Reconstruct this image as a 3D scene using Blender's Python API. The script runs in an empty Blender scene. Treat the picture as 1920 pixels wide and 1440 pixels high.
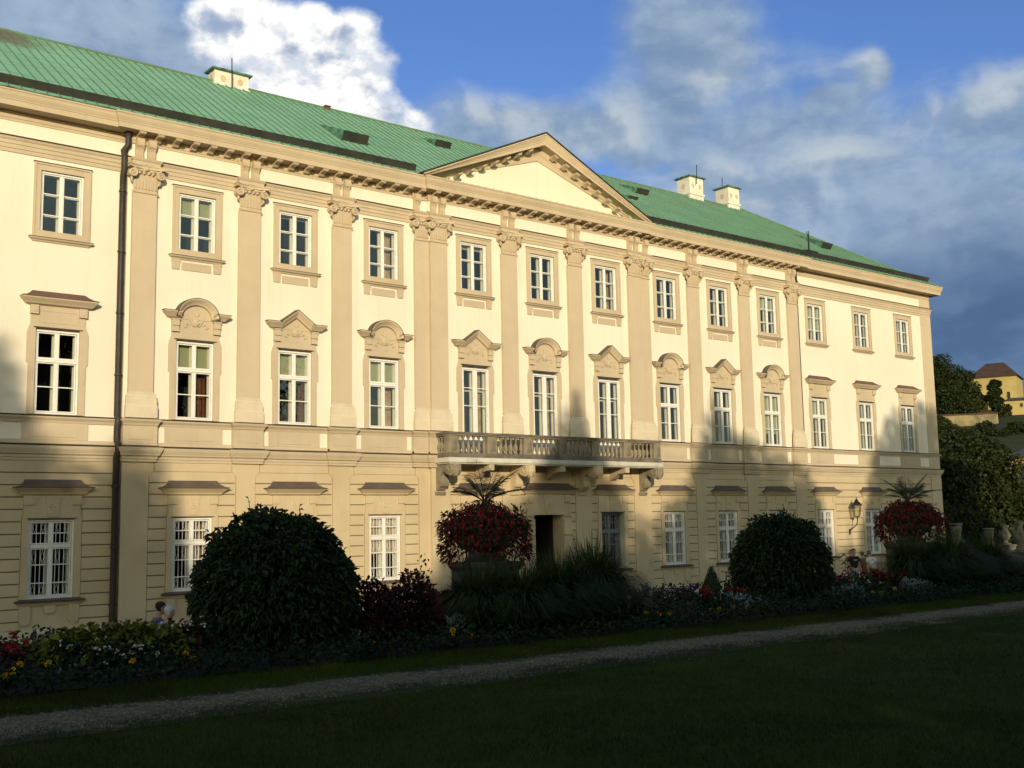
import bpy, bmesh, math, random
import numpy as np
from mathutils import Vector, Matrix
R = math.radians
random.seed(7)
rng = np.random.default_rng(7)
scene = bpy.context.scene
COL = scene.collection

# ------------------------------------------------------------------ camera
# x runs along the palace front, y = 0 is its wall, z = 0 the walk below it
HX = np.array((.78284079, .06279313, .6190455))    # facade direction in (right, down, forward)
NX = np.array((-.62192932, .10948055, .77538244))  # into the wall
VX = np.array((-.01908475, -.99200354, .12475873)) # up
FPX = 2090.0
CAM = Vector((0, -30, 3.0))
cd = bpy.data.cameras.new('camera')
cam = bpy.data.objects.new('camera', cd)
COL.objects.link(cam)
m = Matrix.Identity(4)
for i, b in enumerate((HX, NX, VX)):
    m[i][0], m[i][1], m[i][2] = b[0], -b[1], -b[2]
m[0][3], m[1][3], m[2][3] = CAM
cam.matrix_world = m
cd.sensor_width = 36.0
cd.lens = FPX / 1920 * 36
cd.clip_end = 4000
scene.camera = cam

def pdir(px, py):
    r = np.array((px - 960, py - 720, FPX))
    return np.array((r @ HX, r @ NX, r @ VX))
def W(px, py, d):           # real point seen at a pixel, d metres out from the camera towards the wall
    w = pdir(px, py); w = w * (d / w[1])
    return Vector((w[0] + CAM.x, w[1] + CAM.y, w[2] + CAM.z))
def WZ(px, py, z):          # real point seen at a pixel on the level z
    w = pdir(px, py); w = w * ((z - CAM.z) / w[2])
    return Vector((w[0] + CAM.x, w[1] + CAM.y, z))
def azel(px, py):
    w = pdir(px, py); w /= np.linalg.norm(w)
    return math.atan2(w[0], w[1]), math.asin(w[2])

# ------------------------------------------------------------------ light
SUN_AZ, SUN_EL = R(30), R(12)     # west-south-west: from the left behind the viewer
sdir = Vector((-math.sin(SUN_AZ) * math.cos(SUN_EL), -math.cos(SUN_AZ) * math.cos(SUN_EL), math.sin(SUN_EL)))
sl = bpy.data.lights.new('sun', 'SUN')
sl.energy = 4.0
sl.color = (1.0, .84, .59)
sl.angle = R(.55)
so = bpy.data.objects.new('sun', sl)
so.rotation_euler = sdir.to_track_quat('Z', 'Y').to_euler()
so.location = (0, -60, 60)
COL.objects.link(so)

world = bpy.data.worlds.new('World')
scene.world = world
world.use_nodes = True
nt = world.node_tree
nt.nodes.clear()
class NB:                         # tiny node expression builder
    def __init__(s, nt): s.nt = nt
    def n(s, t, **kw):
        x = s.nt.nodes.new(t)
        for k, v in kw.items(): setattr(x, k, v)
        return x
    def lk(s, v, sock):
        if isinstance(v, (int, float)): sock.default_value = v
        elif isinstance(v, (tuple, list)):
            sock.default_value = tuple(v) if len(sock.default_value) == len(v) else tuple(v) + (1,)
        else: s.nt.links.new(v, sock)
    def m(s, op, a, b=0.0, c=None, clamp=False):
        x = s.n('ShaderNodeMath', operation=op, use_clamp=clamp)
        s.lk(a, x.inputs[0]); s.lk(b, x.inputs[1])
        if c is not None: s.lk(c, x.inputs[2])
        return x.outputs[0]
    def noise(s, vec, scale, detail=4, rough=.55, dist=0.0):
        x = s.n('ShaderNodeTexNoise')
        if vec is not None: s.lk(vec, x.inputs['Vector'])
        s.lk(scale, x.inputs['Scale']); s.lk(detail, x.inputs['Detail']); s.lk(rough, x.inputs['Roughness']); s.lk(dist, x.inputs['Distortion'])
        return x.outputs['Fac']
    def step(s, v, lo, hi):
        x = s.n('ShaderNodeMapRange', interpolation_type='SMOOTHSTEP')
        s.lk(v, x.inputs[0]); s.lk(lo, x.inputs[1]); s.lk(hi, x.inputs[2])
        return x.outputs[0]
    def mix(s, f, a, b, mode='MIX'):
        x = s.n('ShaderNodeMix', data_type='RGBA', blend_type=mode)
        s.lk(f, x.inputs[0]); s.lk(a, x.inputs[6]); s.lk(b, x.inputs[7])
        return x.outputs[2]
    def xyz(s, x_, y_, z_):
        x = s.n('ShaderNodeCombineXYZ')
        s.lk(x_, x.inputs[0]); s.lk(y_, x.inputs[1]); s.lk(z_, x.inputs[2])
        return x.outputs[0]
wb = NB(nt)
sky = wb.n('ShaderNodeTexSky', sky_type='NISHITA')
sky.sun_disc = False
sky.sun_elevation = SUN_EL
sky.sun_rotation = math.atan2(sdir.x, sdir.y)
sky.air_density = 1.0; sky.dust_density = .6; sky.ozone_density = 2.0
tc = wb.n('ShaderNodeTexCoord')
sp = wb.n('ShaderNodeSeparateXYZ')
nt.links.new(tc.outputs['Generated'], sp.inputs[0])
AZ = wb.m('ARCTAN2', sp.outputs[0], sp.outputs[1])
EL = wb.m('ARCSINE', sp.outputs[2])
P = wb.xyz(AZ, wb.m('MULTIPLY', EL, 1.25), 0.0)
def blobs(lst):
    """cloud bodies placed by compass bearing and height in the sky; lst of (px, py, rx, ry)"""
    out = None
    for px, py, rx, ry in lst:
        a, e = azel(px, py)
        ra, re = rx / FPX * .88, ry / FPX * .88
        mp = wb.n('ShaderNodeMapping')
        mp.inputs['Location'].default_value = (-a / ra, -e * 1.25 / (re * 1.25), 0)
        mp.inputs['Scale'].default_value = (1 / ra, 1 / (re * 1.25), 1)
        nt.links.new(P, mp.inputs[0])
        ln = wb.n('ShaderNodeVectorMath', operation='LENGTH')
        nt.links.new(mp.outputs[0], ln.inputs[0])
        v = wb.m('SUBTRACT', 1.0, ln.outputs['Value'])
        out = v if out is None else wb.m('SMOOTH_MAX', out, v, .12)
    return out
def shift(dx, dy):
    v = wb.n('ShaderNodeVectorMath', operation='ADD'); nt.links.new(P, v.inputs[0]); v.inputs[1].default_value = (dx, dy, 0); return v.outputs[0]
fbm = wb.noise(P, 15, 9, .52, .25)
fbmS = wb.noise(shift(.010, .013), 15, 9, .52, .25)
fbm2 = wb.noise(P, 42, 7, .62, .15)
fbm2S = wb.noise(shift(.004, .006), 42, 7, .62, .15)
fbm3 = wb.noise(wb.xyz(wb.m('MULTIPLY', AZ, .7), wb.m('MULTIPLY', EL, 1.7), 3.1), 11, 8, .6, .5)
fbm4 = wb.noise(wb.xyz(wb.m('MULTIPLY', AZ, .9), wb.m('MULTIPLY', EL, 2.0), 7.7), 24, 8, .62, .3)
SKS = .12                        # sky strength
def CC(r, g, b):                 # wanted cloud colour (display linear) to world units
    k = 1 / SKS
    return (r * k, g * k, b * k, 1)
def lin(r, g, b):
    f = lambda c: (c / 255 / 12.92) if c / 255 <= .04045 else ((c / 255 + .055) / 1.055) ** 2.4
    return f(r), f(g), f(b)
def nz(n, k): return wb.m('MULTIPLY', wb.m('SUBTRACT', n, .5), k)
# clear sky: Nishita, deep blue away from the sun
dsun = wb.n('ShaderNodeVectorMath', operation='DOT_PRODUCT')
nt.links.new(tc.outputs['Generated'], dsun.inputs[0]); dsun.inputs[1].default_value = (sdir.x, sdir.y, 0)
west = wb.step(dsun.outputs['Value'], -.35, .75)      # hazy bright evening sky towards the sun
tintc = wb.mix(west, (.72, .90, 1.38, 1), (1.95, 1.75, 1.22, 1))
skyc = wb.mix(1.0, sky.outputs[0], tintc, 'MULTIPLY')
# grey veil and stratus that fill the right and the top left
gm = blobs([(1480, 330, 420, 230), (1800, 480, 420, 330), (1290, 90, 180, 190), (1230, 230, 150, 150), (1880, 230, 170, 90), (1560, 190, 110, 50),
            (1000, 250, 330, 70), (120, 70, 330, 190), (330, 130, 230, 120), (760, 280, 200, 90), (1640, 140, 50, 50), (2300, 500, 500, 420), (-300, 200, 420, 420), (1900, 760, 700, 300)])
ga = wb.step(wb.m('ADD', gm, wb.m('ADD', nz(fbm, .75), nz(fbm3, .5))), -.15, .5)
relg = wb.m('ADD', nz(wb.m('SUBTRACT', fbm3, wb.m('SUBTRACT', fbmS, fbm)), 1.0), .5)
gcol = wb.mix(wb.step(relg, .22, .80), CC(*lin(124, 149, 180)), CC(*lin(166, 186, 206)))
gcol = wb.mix(wb.m('MULTIPLY', wb.step(fbm4, .48, .80), .35), gcol, CC(*lin(190, 203, 212)))
dark = wb.step(wb.m('ADD', blobs([(1880, 660, 460, 330), (1700, 570, 300, 140), (2200, 700, 600, 400)]), nz(fbm3, .6)), -.15, .75)
gcol = wb.mix(dark, gcol, wb.mix(wb.step(fbm, .4, .65), CC(*lin(72, 98, 134)), CC(*lin(96, 120, 152))))
c1 = wb.mix(wb.m('MULTIPLY', ga, .93), skyc, gcol)
# lit tops of the far bank
rim = wb.step(wb.m('ADD', blobs([(1560, 290, 170, 60), (1740, 220, 130, 60), (1880, 160, 120, 60), (1430, 370, 180, 60), (1630, 130, 55, 60), (1360, 140, 120, 80), (1000, 220, 220, 60), (1160, 240, 80, 90), (1320, 330, 120, 50), (900, 205, 190, 55), (1080, 270, 150, 60)]),
                          wb.m('ADD', nz(fbm, 1.3), nz(fbm3, .9))), -.05, 1.1)
rcol = wb.mix(wb.step(wb.m('SUBTRACT', fbm, fbmS), -.10, .10), CC(*lin(152, 172, 194)), CC(*lin(196, 205, 212)))
c2 = wb.mix(wb.m('MULTIPLY', rim, .75), c1, rcol)
# the big sunlit cumulus
cm = blobs([(560, 120, 165, 140), (450, 60, 120, 90), (640, 90, 95, 85), (680, 150, 80, 95), (500, 40, 110, 60), (410, 40, 80, 55), (710, 215, 85, 65), (560, 190, 170, 80), (400, 90, 60, 50), (590, 40, 60, 50), (770, 235, 70, 40)])
cden = wb.m('ADD', cm, wb.m('ADD', nz(fbm, 1.3), nz(fbm2, .4)))
ca = wb.step(cden, -.08, .34)
rel = wb.m('ADD', wb.m('MULTIPLY', wb.m('SUBTRACT', fbm, fbmS), 2.2), wb.m('MULTIPLY', wb.m('SUBTRACT', fbm2, fbm2S), .9))
shade = blobs([(610, 110, 60, 35), (640, 60, 50, 28), (550, 90, 60, 30), (420, 45, 100, 40), (690, 165, 50, 30), (690, 225, 110, 45), (340, 110, 110, 70), (430, 175, 80, 50), (520, 190, 60, 25)])
sh = wb.step(wb.m('ADD', wb.m('MULTIPLY', shade, 1.1), wb.m('SUBTRACT', wb.m('ADD', nz(fbm2, .5), nz(fbm4, 1.5)), rel)), .2, 1.25)
ccol = wb.mix(wb.step(rel, -.30, .16), CC(*lin(214, 222, 234)), CC(1.10, 1.08, 1.03))
ccol = wb.mix(wb.m('MULTIPLY', sh, .9), ccol, CC(*lin(146, 166, 198)))
ccol = wb.mix(wb.step(cden, .5, .05), ccol, wb.mix(.45, ccol, CC(*lin(190, 206, 228))))
c3 = wb.mix(ca, c2, ccol)
bg = wb.n('ShaderNodeBackground')
nt.links.new(c3, bg.inputs[0])
bg.inputs[1].default_value = SKS
wo = wb.n('ShaderNodeOutputWorld')
nt.links.new(bg.outputs[0], wo.inputs[0])
try: world.cycles.sampling_method = 'MANUAL'; world.cycles.sample_map_resolution = 512
except Exception: pass

scene.view_settings.view_transform = 'Standard'
scene.view_settings.look = 'None'
scene.view_settings.gamma = 1
scene.view_settings.exposure = 0.0
scene.cycles.max_bounces = 6
scene.cycles.transparent_max_bounces = 12

# ------------------------------------------------------------------ materials
def mat(name, col, rough=.8, var=None, scale=6.0, bump=0.0, bscale=40.0, metallic=0.0, island=None, spec=.3, stretch=None, extra=None):
    """principled material; var = second colour mixed by noise, island = list of colours picked per leaf"""
    M = bpy.data.materials.new(name); M.use_nodes = True
    t = M.node_tree; B = t.nodes['Principled BSDF']; b = NB(t)
    B.inputs['Roughness'].default_value = rough
    B.inputs['Metallic'].default_value = metallic
    B.inputs['Specular IOR Level'].default_value = spec
    tcn = b.n('ShaderNodeTexCoord')
    vec = tcn.outputs['Object']
    if stretch:
        mp = b.n('ShaderNodeMapping'); mp.inputs['Scale'].default_value = stretch
        t.links.new(vec, mp.inputs[0]); vec = mp.outputs[0]
    c = tuple(col) + (1,)
    out = None
    if island:
        g = b.n('ShaderNodeNewGeometry'); rp = b.n('ShaderNodeValToRGB')
        t.links.new(g.outputs['Random Per Island'], rp.inputs[0])
        e = rp.color_ramp.elements
        while len(e) < len(island): e.new(.5)
        for i, cc in enumerate(island):
            e[i].position = i / (len(island) - 1); e[i].color = tuple(cc) + (1,)
        out = rp.outputs[0]
    elif var:
        f = b.step(b.noise(vec, scale, 6, .6, .2), .35, .68)
        out = b.mix(f, c, tuple(var) + (1,))
    if extra: out = extra(b, vec, out if out is not None else c)
    if out is not None and not isinstance(out, tuple): t.links.new(out, B.inputs['Base Color'])
    else: B.inputs['Base Color'].default_value = c
    if bump:
        bn = b.n('ShaderNodeBump'); bn.inputs['Strength'].default_value = bump; bn.inputs['Distance'].default_value = .02
        t.links.new(b.noise(vec, bscale, 5, .6), bn.inputs['Height'])
        t.links.new(bn.outputs[0], B.inputs['Normal'])
    return M
def dirt(amount, col, sx=5.0, sz=.5):
    """rain streaks and grime with a shape of their own"""
    def f(b, vec, c):
        mp = b.n('ShaderNodeMapping'); mp.inputs['Scale'].default_value = (sx, sx, sz)
        b.nt.links.new(vec, mp.inputs[0])
        k = b.m('MULTIPLY', b.step(b.noise(mp.outputs[0], 1.0, 5, .65), .5, .8), amount)
        return b.mix(k, c, tuple(col) + (1,))
    return f
MT = {}
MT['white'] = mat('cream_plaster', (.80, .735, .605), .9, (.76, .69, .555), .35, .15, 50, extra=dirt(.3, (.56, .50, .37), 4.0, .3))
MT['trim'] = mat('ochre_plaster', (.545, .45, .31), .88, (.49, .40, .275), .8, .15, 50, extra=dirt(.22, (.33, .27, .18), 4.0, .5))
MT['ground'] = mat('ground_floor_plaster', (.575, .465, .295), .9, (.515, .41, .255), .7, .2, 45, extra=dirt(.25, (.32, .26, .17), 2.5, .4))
MT['pil'] = mat('pilaster_plaster', (.565, .465, .325), .9, (.52, .425, .295), .9, .12, 60, extra=dirt(.15, (.36, .29, .19), 4.0, .3))
MT['base'] = mat('pilaster_base_stone', (.66, .575, .42), .88, (.58, .50, .36), 1.5, .2, 40)
MT['lead'] = mat('weathered_flashing', (.075, .06, .05), .6, (.12, .085, .065), 3.0, .1)
MT['hood'] = mat('hood_sheet_metal', (.13, .095, .075), .55, (.085, .07, .06), 2.2, .1, island=None)
MT['hood_red'] = mat('hood_sheet_metal_rust', (.17, .085, .06), .6, (.11, .065, .05), 2.0, .1)
MT['pipe'] = mat('drainpipe_zinc', (.035, .03, .025), .55, (.055, .042, .036), 4.0, .05)
MT['gutter'] = mat('gutter_metal', (.028, .03, .028), .6, (.045, .045, .035), 2.0, .1)
MT['paint'] = mat('white_window_paint', (.80, .79, .74), .45, (.74, .72, .66), 5.0, .05)
MT['inner'] = mat('inner_casement_paint', (.74, .70, .60), .5)
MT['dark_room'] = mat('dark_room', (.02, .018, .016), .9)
MT['reveal'] = mat('window_reveal', (.50, .45, .36), .8)
MT['blind'] = mat('slatted_blind', (.34, .36, .20), .7, extra=lambda b, v, c: b.mix(b.m('MULTIPLY', b.step(b.m('SINE', b.m('MULTIPLY', (lambda s: (b.nt.links.new(v, s.inputs[0]), s.outputs[2])[1])(b.n('ShaderNodeSeparateXYZ')), 150.0)), .2, .9), .45), c, (.2, .21, .12, 1)))
MT['curtain'] = mat('curtain_cloth', (.50, .40, .26), .9, (.36, .22, .12), 3.0)
MT['room_warm'] = mat('brown_furniture', (.22, .09, .04), .7, (.12, .05, .03), 2.0)
MT['stone'] = mat('weathered_balcony_stone', (.29, .245, .17), .9, (.155, .135, .10), 2.2, .3, 30, extra=dirt(.6, (.09, .085, .07), 3.0, 2.0))
MT['stone_dark'] = mat('blackened_stone', (.115, .10, .085), .9, (.20, .17, .13), 2.5, .35, 30)
MT['fascia'] = mat('painted_balcony_edge', (.62, .60, .50), .7, (.50, .48, .40), 1.4, .1, extra=dirt(.4, (.2, .17, .12), 2.0, 2.0))
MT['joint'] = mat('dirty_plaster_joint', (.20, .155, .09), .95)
MT['chim'] = mat('chimney_plaster', (.72, .70, .62), .9, (.6, .57, .48), 1.3, .2, 30)
MT['iron'] = mat('dark_iron', (.02, .02, .022), .5, metallic=.4)
MT['grille'] = mat('white_painted_iron', (.70, .69, .66), .5)
MT['grille_grey'] = mat('grey_painted_iron', (.20, .22, .24), .5)
MT['plaque'] = mat('pale_stone_plaque', (.50, .45, .33), .6, (.44, .40, .30), 5.0)
MT['letter'] = mat('plaque_letters', (.20, .17, .12), .7)
def glass_mat(name, tint, spec):
    M = bpy.data.materials.new(name); M.use_nodes = True
    t = M.node_tree; t.nodes.clear(); b = NB(t)
    tr = b.n('ShaderNodeBsdfTransparent'); tr.inputs[0].default_value = tint + (1,)
    gl = b.n('ShaderNodeBsdfGlossy'); gl.inputs['Roughness'].default_value = .02
    bn = b.n('ShaderNodeBump'); bn.inputs['Strength'].default_value = .25; bn.inputs['Distance'].default_value = .03
    tcn = b.n('ShaderNodeTexCoord')
    t.links.new(b.noise(tcn.outputs['Object'], 1.6, 2), bn.inputs['Height']); t.links.new(bn.outputs[0], gl.inputs['Normal'])
    fr = b.n('ShaderNodeLayerWeight'); fr.inputs[0].default_value = .5
    frf = b.m('ADD', b.m('MULTIPLY', b.m('POWER', fr.outputs['Facing'], 4.0), .6), .10)
    mx = b.n('ShaderNodeMixShader')
    t.links.new(b.m('MULTIPLY', frf, spec), mx.inputs[0]); t.links.new(tr.outputs[0], mx.inputs[1]); t.links.new(gl.outputs[0], mx.inputs[2])
    o = b.n('ShaderNodeOutputMaterial'); t.links.new(mx.outputs[0], o.inputs[0])
    return M
MT['glass'] = glass_mat('window_glass', (.86, .88, .84), 1.15)
MT['lamp_glass'] = glass_mat('lantern_glass', (.8, .78, .68), 1.5)
def roof_extra(b, vec, c):
    s = b.n('ShaderNodeSeparateXYZ'); b.nt.links.new(vec, s.inputs[0])
    w = b.m('ABSOLUTE', b.m('SUBTRACT', b.m('FRACT', b.m('MULTIPLY', b.m('ADD', s.outputs[1], b.m('MULTIPLY', b.m('SUBTRACT', b.noise(vec, .9, 2), .5), .35)), .85)), .5))
    c = b.mix(b.m('MULTIPLY', b.step(w, .465, .5), .55), c, (.06, .10, .06, 1))
    # rust patch round the left end of the ridge
    d = b.n('ShaderNodeVectorMath', operation='DISTANCE'); b.nt.links.new(vec, d.inputs[0]); d.inputs[1].default_value = (7.6, 6.1, 18.7)
    k = b.step(b.m('ADD', d.outputs['Value'], b.m('MULTIPLY', b.noise(vec, 1.7, 6, .7), 3.0)), 4.2, 2.6)
    c = b.mix(b.m('MULTIPLY', k, .8), c, (.13, .07, .04, 1))
    st = b.n('ShaderNodeMapping'); st.inputs['Scale'].default_value = (4.5, .35, .35); b.nt.links.new(vec, st.inputs[0])
    k2 = b.step(b.noise(st.outputs[0], 1.0, 5, .7), .56, .8)
    return b.mix(b.m('MULTIPLY', k2, .25), c, (.12, .22, .13, 1))
MT['roof'] = mat('green_copper', (.21, .425, .295), .65, (.175, .375, .255), .55, .12, 14, extra=roof_extra, spec=.25)
MT['seam'] = mat('roof_seam', (.115, .235, .15), .7, (.12, .17, .10), .8)
MT['patina'] = mat('copper_flashing', (.11, .29, .19), .6, (.05, .09, .06), 3.0)

# ------------------------------------------------------------------ mesh builder
class MB:
    def __init__(s): s.v = []; s.f = []; s.mi = []; s.cur = 0
    def add(s, vs, fs):
        o = len(s.v); s.v += [tuple(p) for p in vs]
        for f in fs: s.f.append(tuple(o + i for i in f)); s.mi.append(s.cur)
    def box(s, x0, x1, y0, y1, z0, z1):
        s.add([(x0,y0,z0),(x1,y0,z0),(x1,y1,z0),(x0,y1,z0),(x0,y0,z1),(x1,y0,z1),(x1,y1,z1),(x0,y1,z1)],
              [(0,3,2,1),(4,5,6,7),(0,1,5,4),(1,2,6,5),(2,3,7,6),(3,0,4,7)])
    def lofty(s, x0, x1, yw, prof, back=0.0):
        """moulding with mitred returns on a wall at y = yw: prof = [(protrusion, z)] from the bottom up"""
        vs = []; fs = []
        for p, z in prof:
            vs += [(x0 - p, yw + back, z), (x0 - p, yw - p, z), (x1 + p, yw - p, z), (x1 + p, yw + back, z)]
        n = len(prof)
        for i in range(n - 1):
            a = 4 * i; b = a + 4
            for j in range(3): fs.append((a + j, a + j + 1, b + j + 1, b + j))
            fs.append((a + 3, a, b, b + 3))
        fs.append((3, 2, 1, 0)); k = 4 * (n - 1); fs.append((k, k + 1, k + 2, k + 3))
        s.add(vs, fs)
    def sweep(s, path, prof, yw, closed=True):
        """closed profile [(out, up)] swept along a polyline of (x, z) on the wall yw; up is to the left of travel"""
        n = len(path); vs = []; fs = []; k = len(prof)
        for i in range(n):
            d0 = Vector(path[i]) - Vector(path[i - 1]) if i else None
            d1 = Vector(path[i + 1]) - Vector(path[i]) if i < n - 1 else None
            if d0 is None: nn = Vector((-d1.y, d1.x)).normalized()
            elif d1 is None: nn = Vector((-d0.y, d0.x)).normalized()
            else:
                a = Vector((-d0.y, d0.x)).normalized(); b = Vector((-d1.y, d1.x)).normalized()
                nn = (a + b).normalized(); nn = nn / max(.3, nn.dot(a))
            for o, u in prof: vs.append((path[i][0] + nn.x * u, yw - o, path[i][1] + nn.y * u))
        for i in range(n - 1):
            for j in range(k):
                a = i * k + j; b = i * k + (j + 1) % k
                fs.append((a, b, b + k, a + k))
        fs.append(tuple(range(k))); fs.append(tuple(reversed(range((n - 1) * k, n * k))))
        s.add(vs, fs)
    def prism(s, poly, y0, y1):
        """outline (x, z) thickened from y0 to y1"""
        n = len(poly)
        vs = [(x, y0, z) for x, z in poly] + [(x, y1, z) for x, z in poly]
        fs = [tuple(range(n)), tuple(reversed(range(n, 2 * n)))]
        for i in range(n): j = (i + 1) % n; fs.append((i, i + n, j + n, j))
        s.add(vs, fs)
    def prismx(s, poly, x0, x1):
        """outline (y, z) thickened from x0 to x1"""
        n = len(poly)
        vs = [(x0, y, z) for y, z in poly] + [(x1, y, z) for y, z in poly]
        fs = [tuple(range(n)), tuple(reversed(range(n, 2 * n)))]
        for i in range(n): j = (i + 1) % n; fs.append((i, i + n, j + n, j))
        s.add(vs, fs)
    def lathe(s, c, prof, seg=16, sx=1.0, sy=1.0):
        vs = []; fs = []; n = len(prof)
        for r, z in prof:
            for k in range(seg):
                a = 2 * math.pi * k / seg
                vs.append((c[0] + r * math.cos(a) * sx, c[1] + r * math.sin(a) * sy, c[2] + z))
        for i in range(n - 1):
            for k in range(seg):
                j = (k + 1) % seg
                fs.append((i * seg + k, i * seg + j, (i + 1) * seg + j, (i + 1) * seg + k))
        fs.append(tuple(reversed(range(seg)))); fs.append(tuple(range((n - 1) * seg, n * seg)))
        s.add(vs, fs)
    def tube(s, pts, r, seg=6):
        pts = [Vector(p) for p in pts]; n = len(pts)
        rs = r if isinstance(r, (list, tuple)) else [r] * n
        vs = []; fs = []; up = None
        for i in range(n):
            d = (pts[min(i + 1, n - 1)] - pts[max(i - 1, 0)]).normalized()
            if up is None or abs(up.dot(d)) > .95:
                up = Vector((0, 0, 1)) if abs(d.z) < .9 else Vector((1, 0, 0))
            u = d.cross(up).normalized(); w = d.cross(u).normalized(); up = -w if up.dot(-w) > 0 else w
            w = d.cross(u)
            for k in range(seg):
                a = 2 * math.pi * k / seg
                vs.append(pts[i] + (u * math.cos(a) + w * math.sin(a)) * rs[i])
        for i in range(n - 1):
            for k in range(seg):
                j = (k + 1) % seg
                fs.append((i * seg + k, i * seg + j, (i + 1) * seg + j, (i + 1) * seg + k))
        fs.append(tuple(reversed(range(seg)))); fs.append(tuple(range((n - 1) * seg, n * seg)))
        s.add(vs, fs)
    def mesh(s, name, mats, smooth=False):
        me = bpy.data.meshes.new(name)
        me.from_pydata(s.v, [], s.f)
        if not isinstance(mats, (list, tuple)): mats = [mats]
        for mm in mats: me.materials.append(mm)
        if len(mats) > 1: me.polygons.foreach_set('material_index', s.mi)
        bm = bmesh.new(); bm.from_mesh(me)
        bmesh.ops.recalc_face_normals(bm, faces=bm.faces); bm.to_mesh(me); bm.free()
        if smooth:
            me.polygons.foreach_set('use_smooth', [True] * len(me.polygons))
            try: me.set_sharp_from_angle(angle=R(40))
            except Exception: pass
        return me
    def build(s, name, mats, parent=None, smooth=False, loc=(0, 0, 0)):
        return put(name, s.mesh(name, mats, smooth), parent, loc)
def put(name, me, parent=None, loc=(0, 0, 0), rz=0.0):
    o = bpy.data.objects.new(name, me); COL.objects.link(o)
    o.location = loc; o.rotation_euler = (0, 0, rz)
    if parent: o.parent = parent
    return o
def tag(o, label, cat, group=None, kind=None):
    o['label'] = label; o['category'] = cat
    if group: o['group'] = group
    if kind: o['kind'] = kind
    return o
def empty(name, loc, label, cat, group=None, rz=0.0):
    o = bpy.data.objects.new(name, None); COL.objects.link(o)
    o.location = loc; o.rotation_euler = (0, 0, rz); o.empty_display_size = .3
    return tag(o, label, cat, group)
def struct(o): o['kind'] = 'structure'; return o

# ================================================================== THE PALACE
palace = empty('palace', (0, 0, 0), 'long cream baroque palace with ochre pilasters, balcony, central gable and green copper roof', 'palace')
Z = lambda z: z + 3.0              # heights below were measured from the camera's level
XL, XA, XM0, XM1, XB, XR = -.5, 10.42, 20.37, 30.14, 39.98, 50.82   # wing, centre and middle block limits
YW, YC, YM = 0.0, -.10, -.20       # wall planes
def ywall(x): return YM if XM0 < x < XM1 else (YC if XA < x < XB else YW)
WINX = [1.81, 5.26, 8.71, 12.43, 15.55, 18.68, 22.21, 25.26, 28.36, 31.72, 34.82, 37.98, 41.40, 44.92, 48.34]
GFW = {6: None}
def holes_upper():
    h = []
    for i, x in enumerate(WINX):
        h.append((x - .56, x + .56, Z(7.73), Z(9.54)))
        h.append((x - .56, x + .56, Z(2.60 if i in (6, 7, 8) else 3.05), Z(5.31)))
    return h
def holes_ground():
    h = []
    for i, x in enumerate(WINX):
        if i == 7: h.append((x - .62, x + .70, Z(-2.95), Z(.30)))
        else: h.append((x - .57, x + .57, Z(-1.66), Z(.36)))
    return h
def wall_grid(mb, x0, x1, z0, z1, y, holes):
    hs = [h for h in holes if x0 < (h[0] + h[1]) / 2 < x1 and h[2] < z1 and h[3] > z0]
    xs = sorted({x0, x1} | {c for h in hs for c in h[:2]}); zs = sorted({z0, z1} | {min(max(c, z0), z1) for h in hs for c in h[2:]})
    for i in range(len(xs) - 1):
        for j in range(len(zs) - 1):
            cx, cz = (xs[i] + xs[i+1]) / 2, (zs[j] + zs[j+1]) / 2
            if any(h[0] < cx < h[1] and h[2] < cz < h[3] for h in hs): continue
            mb.add([(xs[i], y, zs[j]), (xs[i+1], y, zs[j]), (xs[i+1], y, zs[j+1]), (xs[i], y, zs[j+1])], [(0, 1, 2, 3)])
SECT = [(XL, XA, YW), (XA, XM0, YC), (XM0, XM1, YM), (XM1, XB, YC), (XB, XR, YW)]
up, gd = MB(), MB()
ZSPLIT = Z(2.06)
for x0, x1, y in SECT:
    wall_grid(up, x0, x1, ZSPLIT, Z(11.2), y, holes_upper())
    wall_grid(gd, x0, x1, -.4, ZSPLIT, y, holes_ground())
for x, y0, y1 in ((XA, YC, YW), (XM0, YM, YC), (XM1, YM, YC), (XB, YC, YW)):
    up.add([(x, y0, ZSPLIT), (x, y1, ZSPLIT), (x, y1, Z(11.2)), (x, y0, Z(11.2))], [(0, 1, 2, 3)])
    gd.add([(x, y0, -.4), (x, y1, -.4), (x, y1, ZSPLIT), (x, y0, ZSPLIT)], [(0, 1, 2, 3)])
DEPTH = 12.6
for mb, a, b in ((up, ZSPLIT, Z(11.2)), (gd, -.4, ZSPLIT)):
    mb.add([(XL, 0, a), (XL, DEPTH, a), (XL, DEPTH, b), (XL, 0, b)], [(0, 1, 2, 3)])
    mb.add([(XR, 0, a), (XR, DEPTH, a), (XR, DEPTH, b), (XR, 0, b)], [(0, 1, 2, 3)])
    mb.add([(XL, DEPTH, a), (XR, DEPTH, a), (XR, DEPTH, b), (XL, DEPTH, b)], [(0, 1, 2, 3)])
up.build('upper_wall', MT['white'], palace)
gwall = gd.build('ground_floor_wall', MT['ground'], palace)

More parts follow.
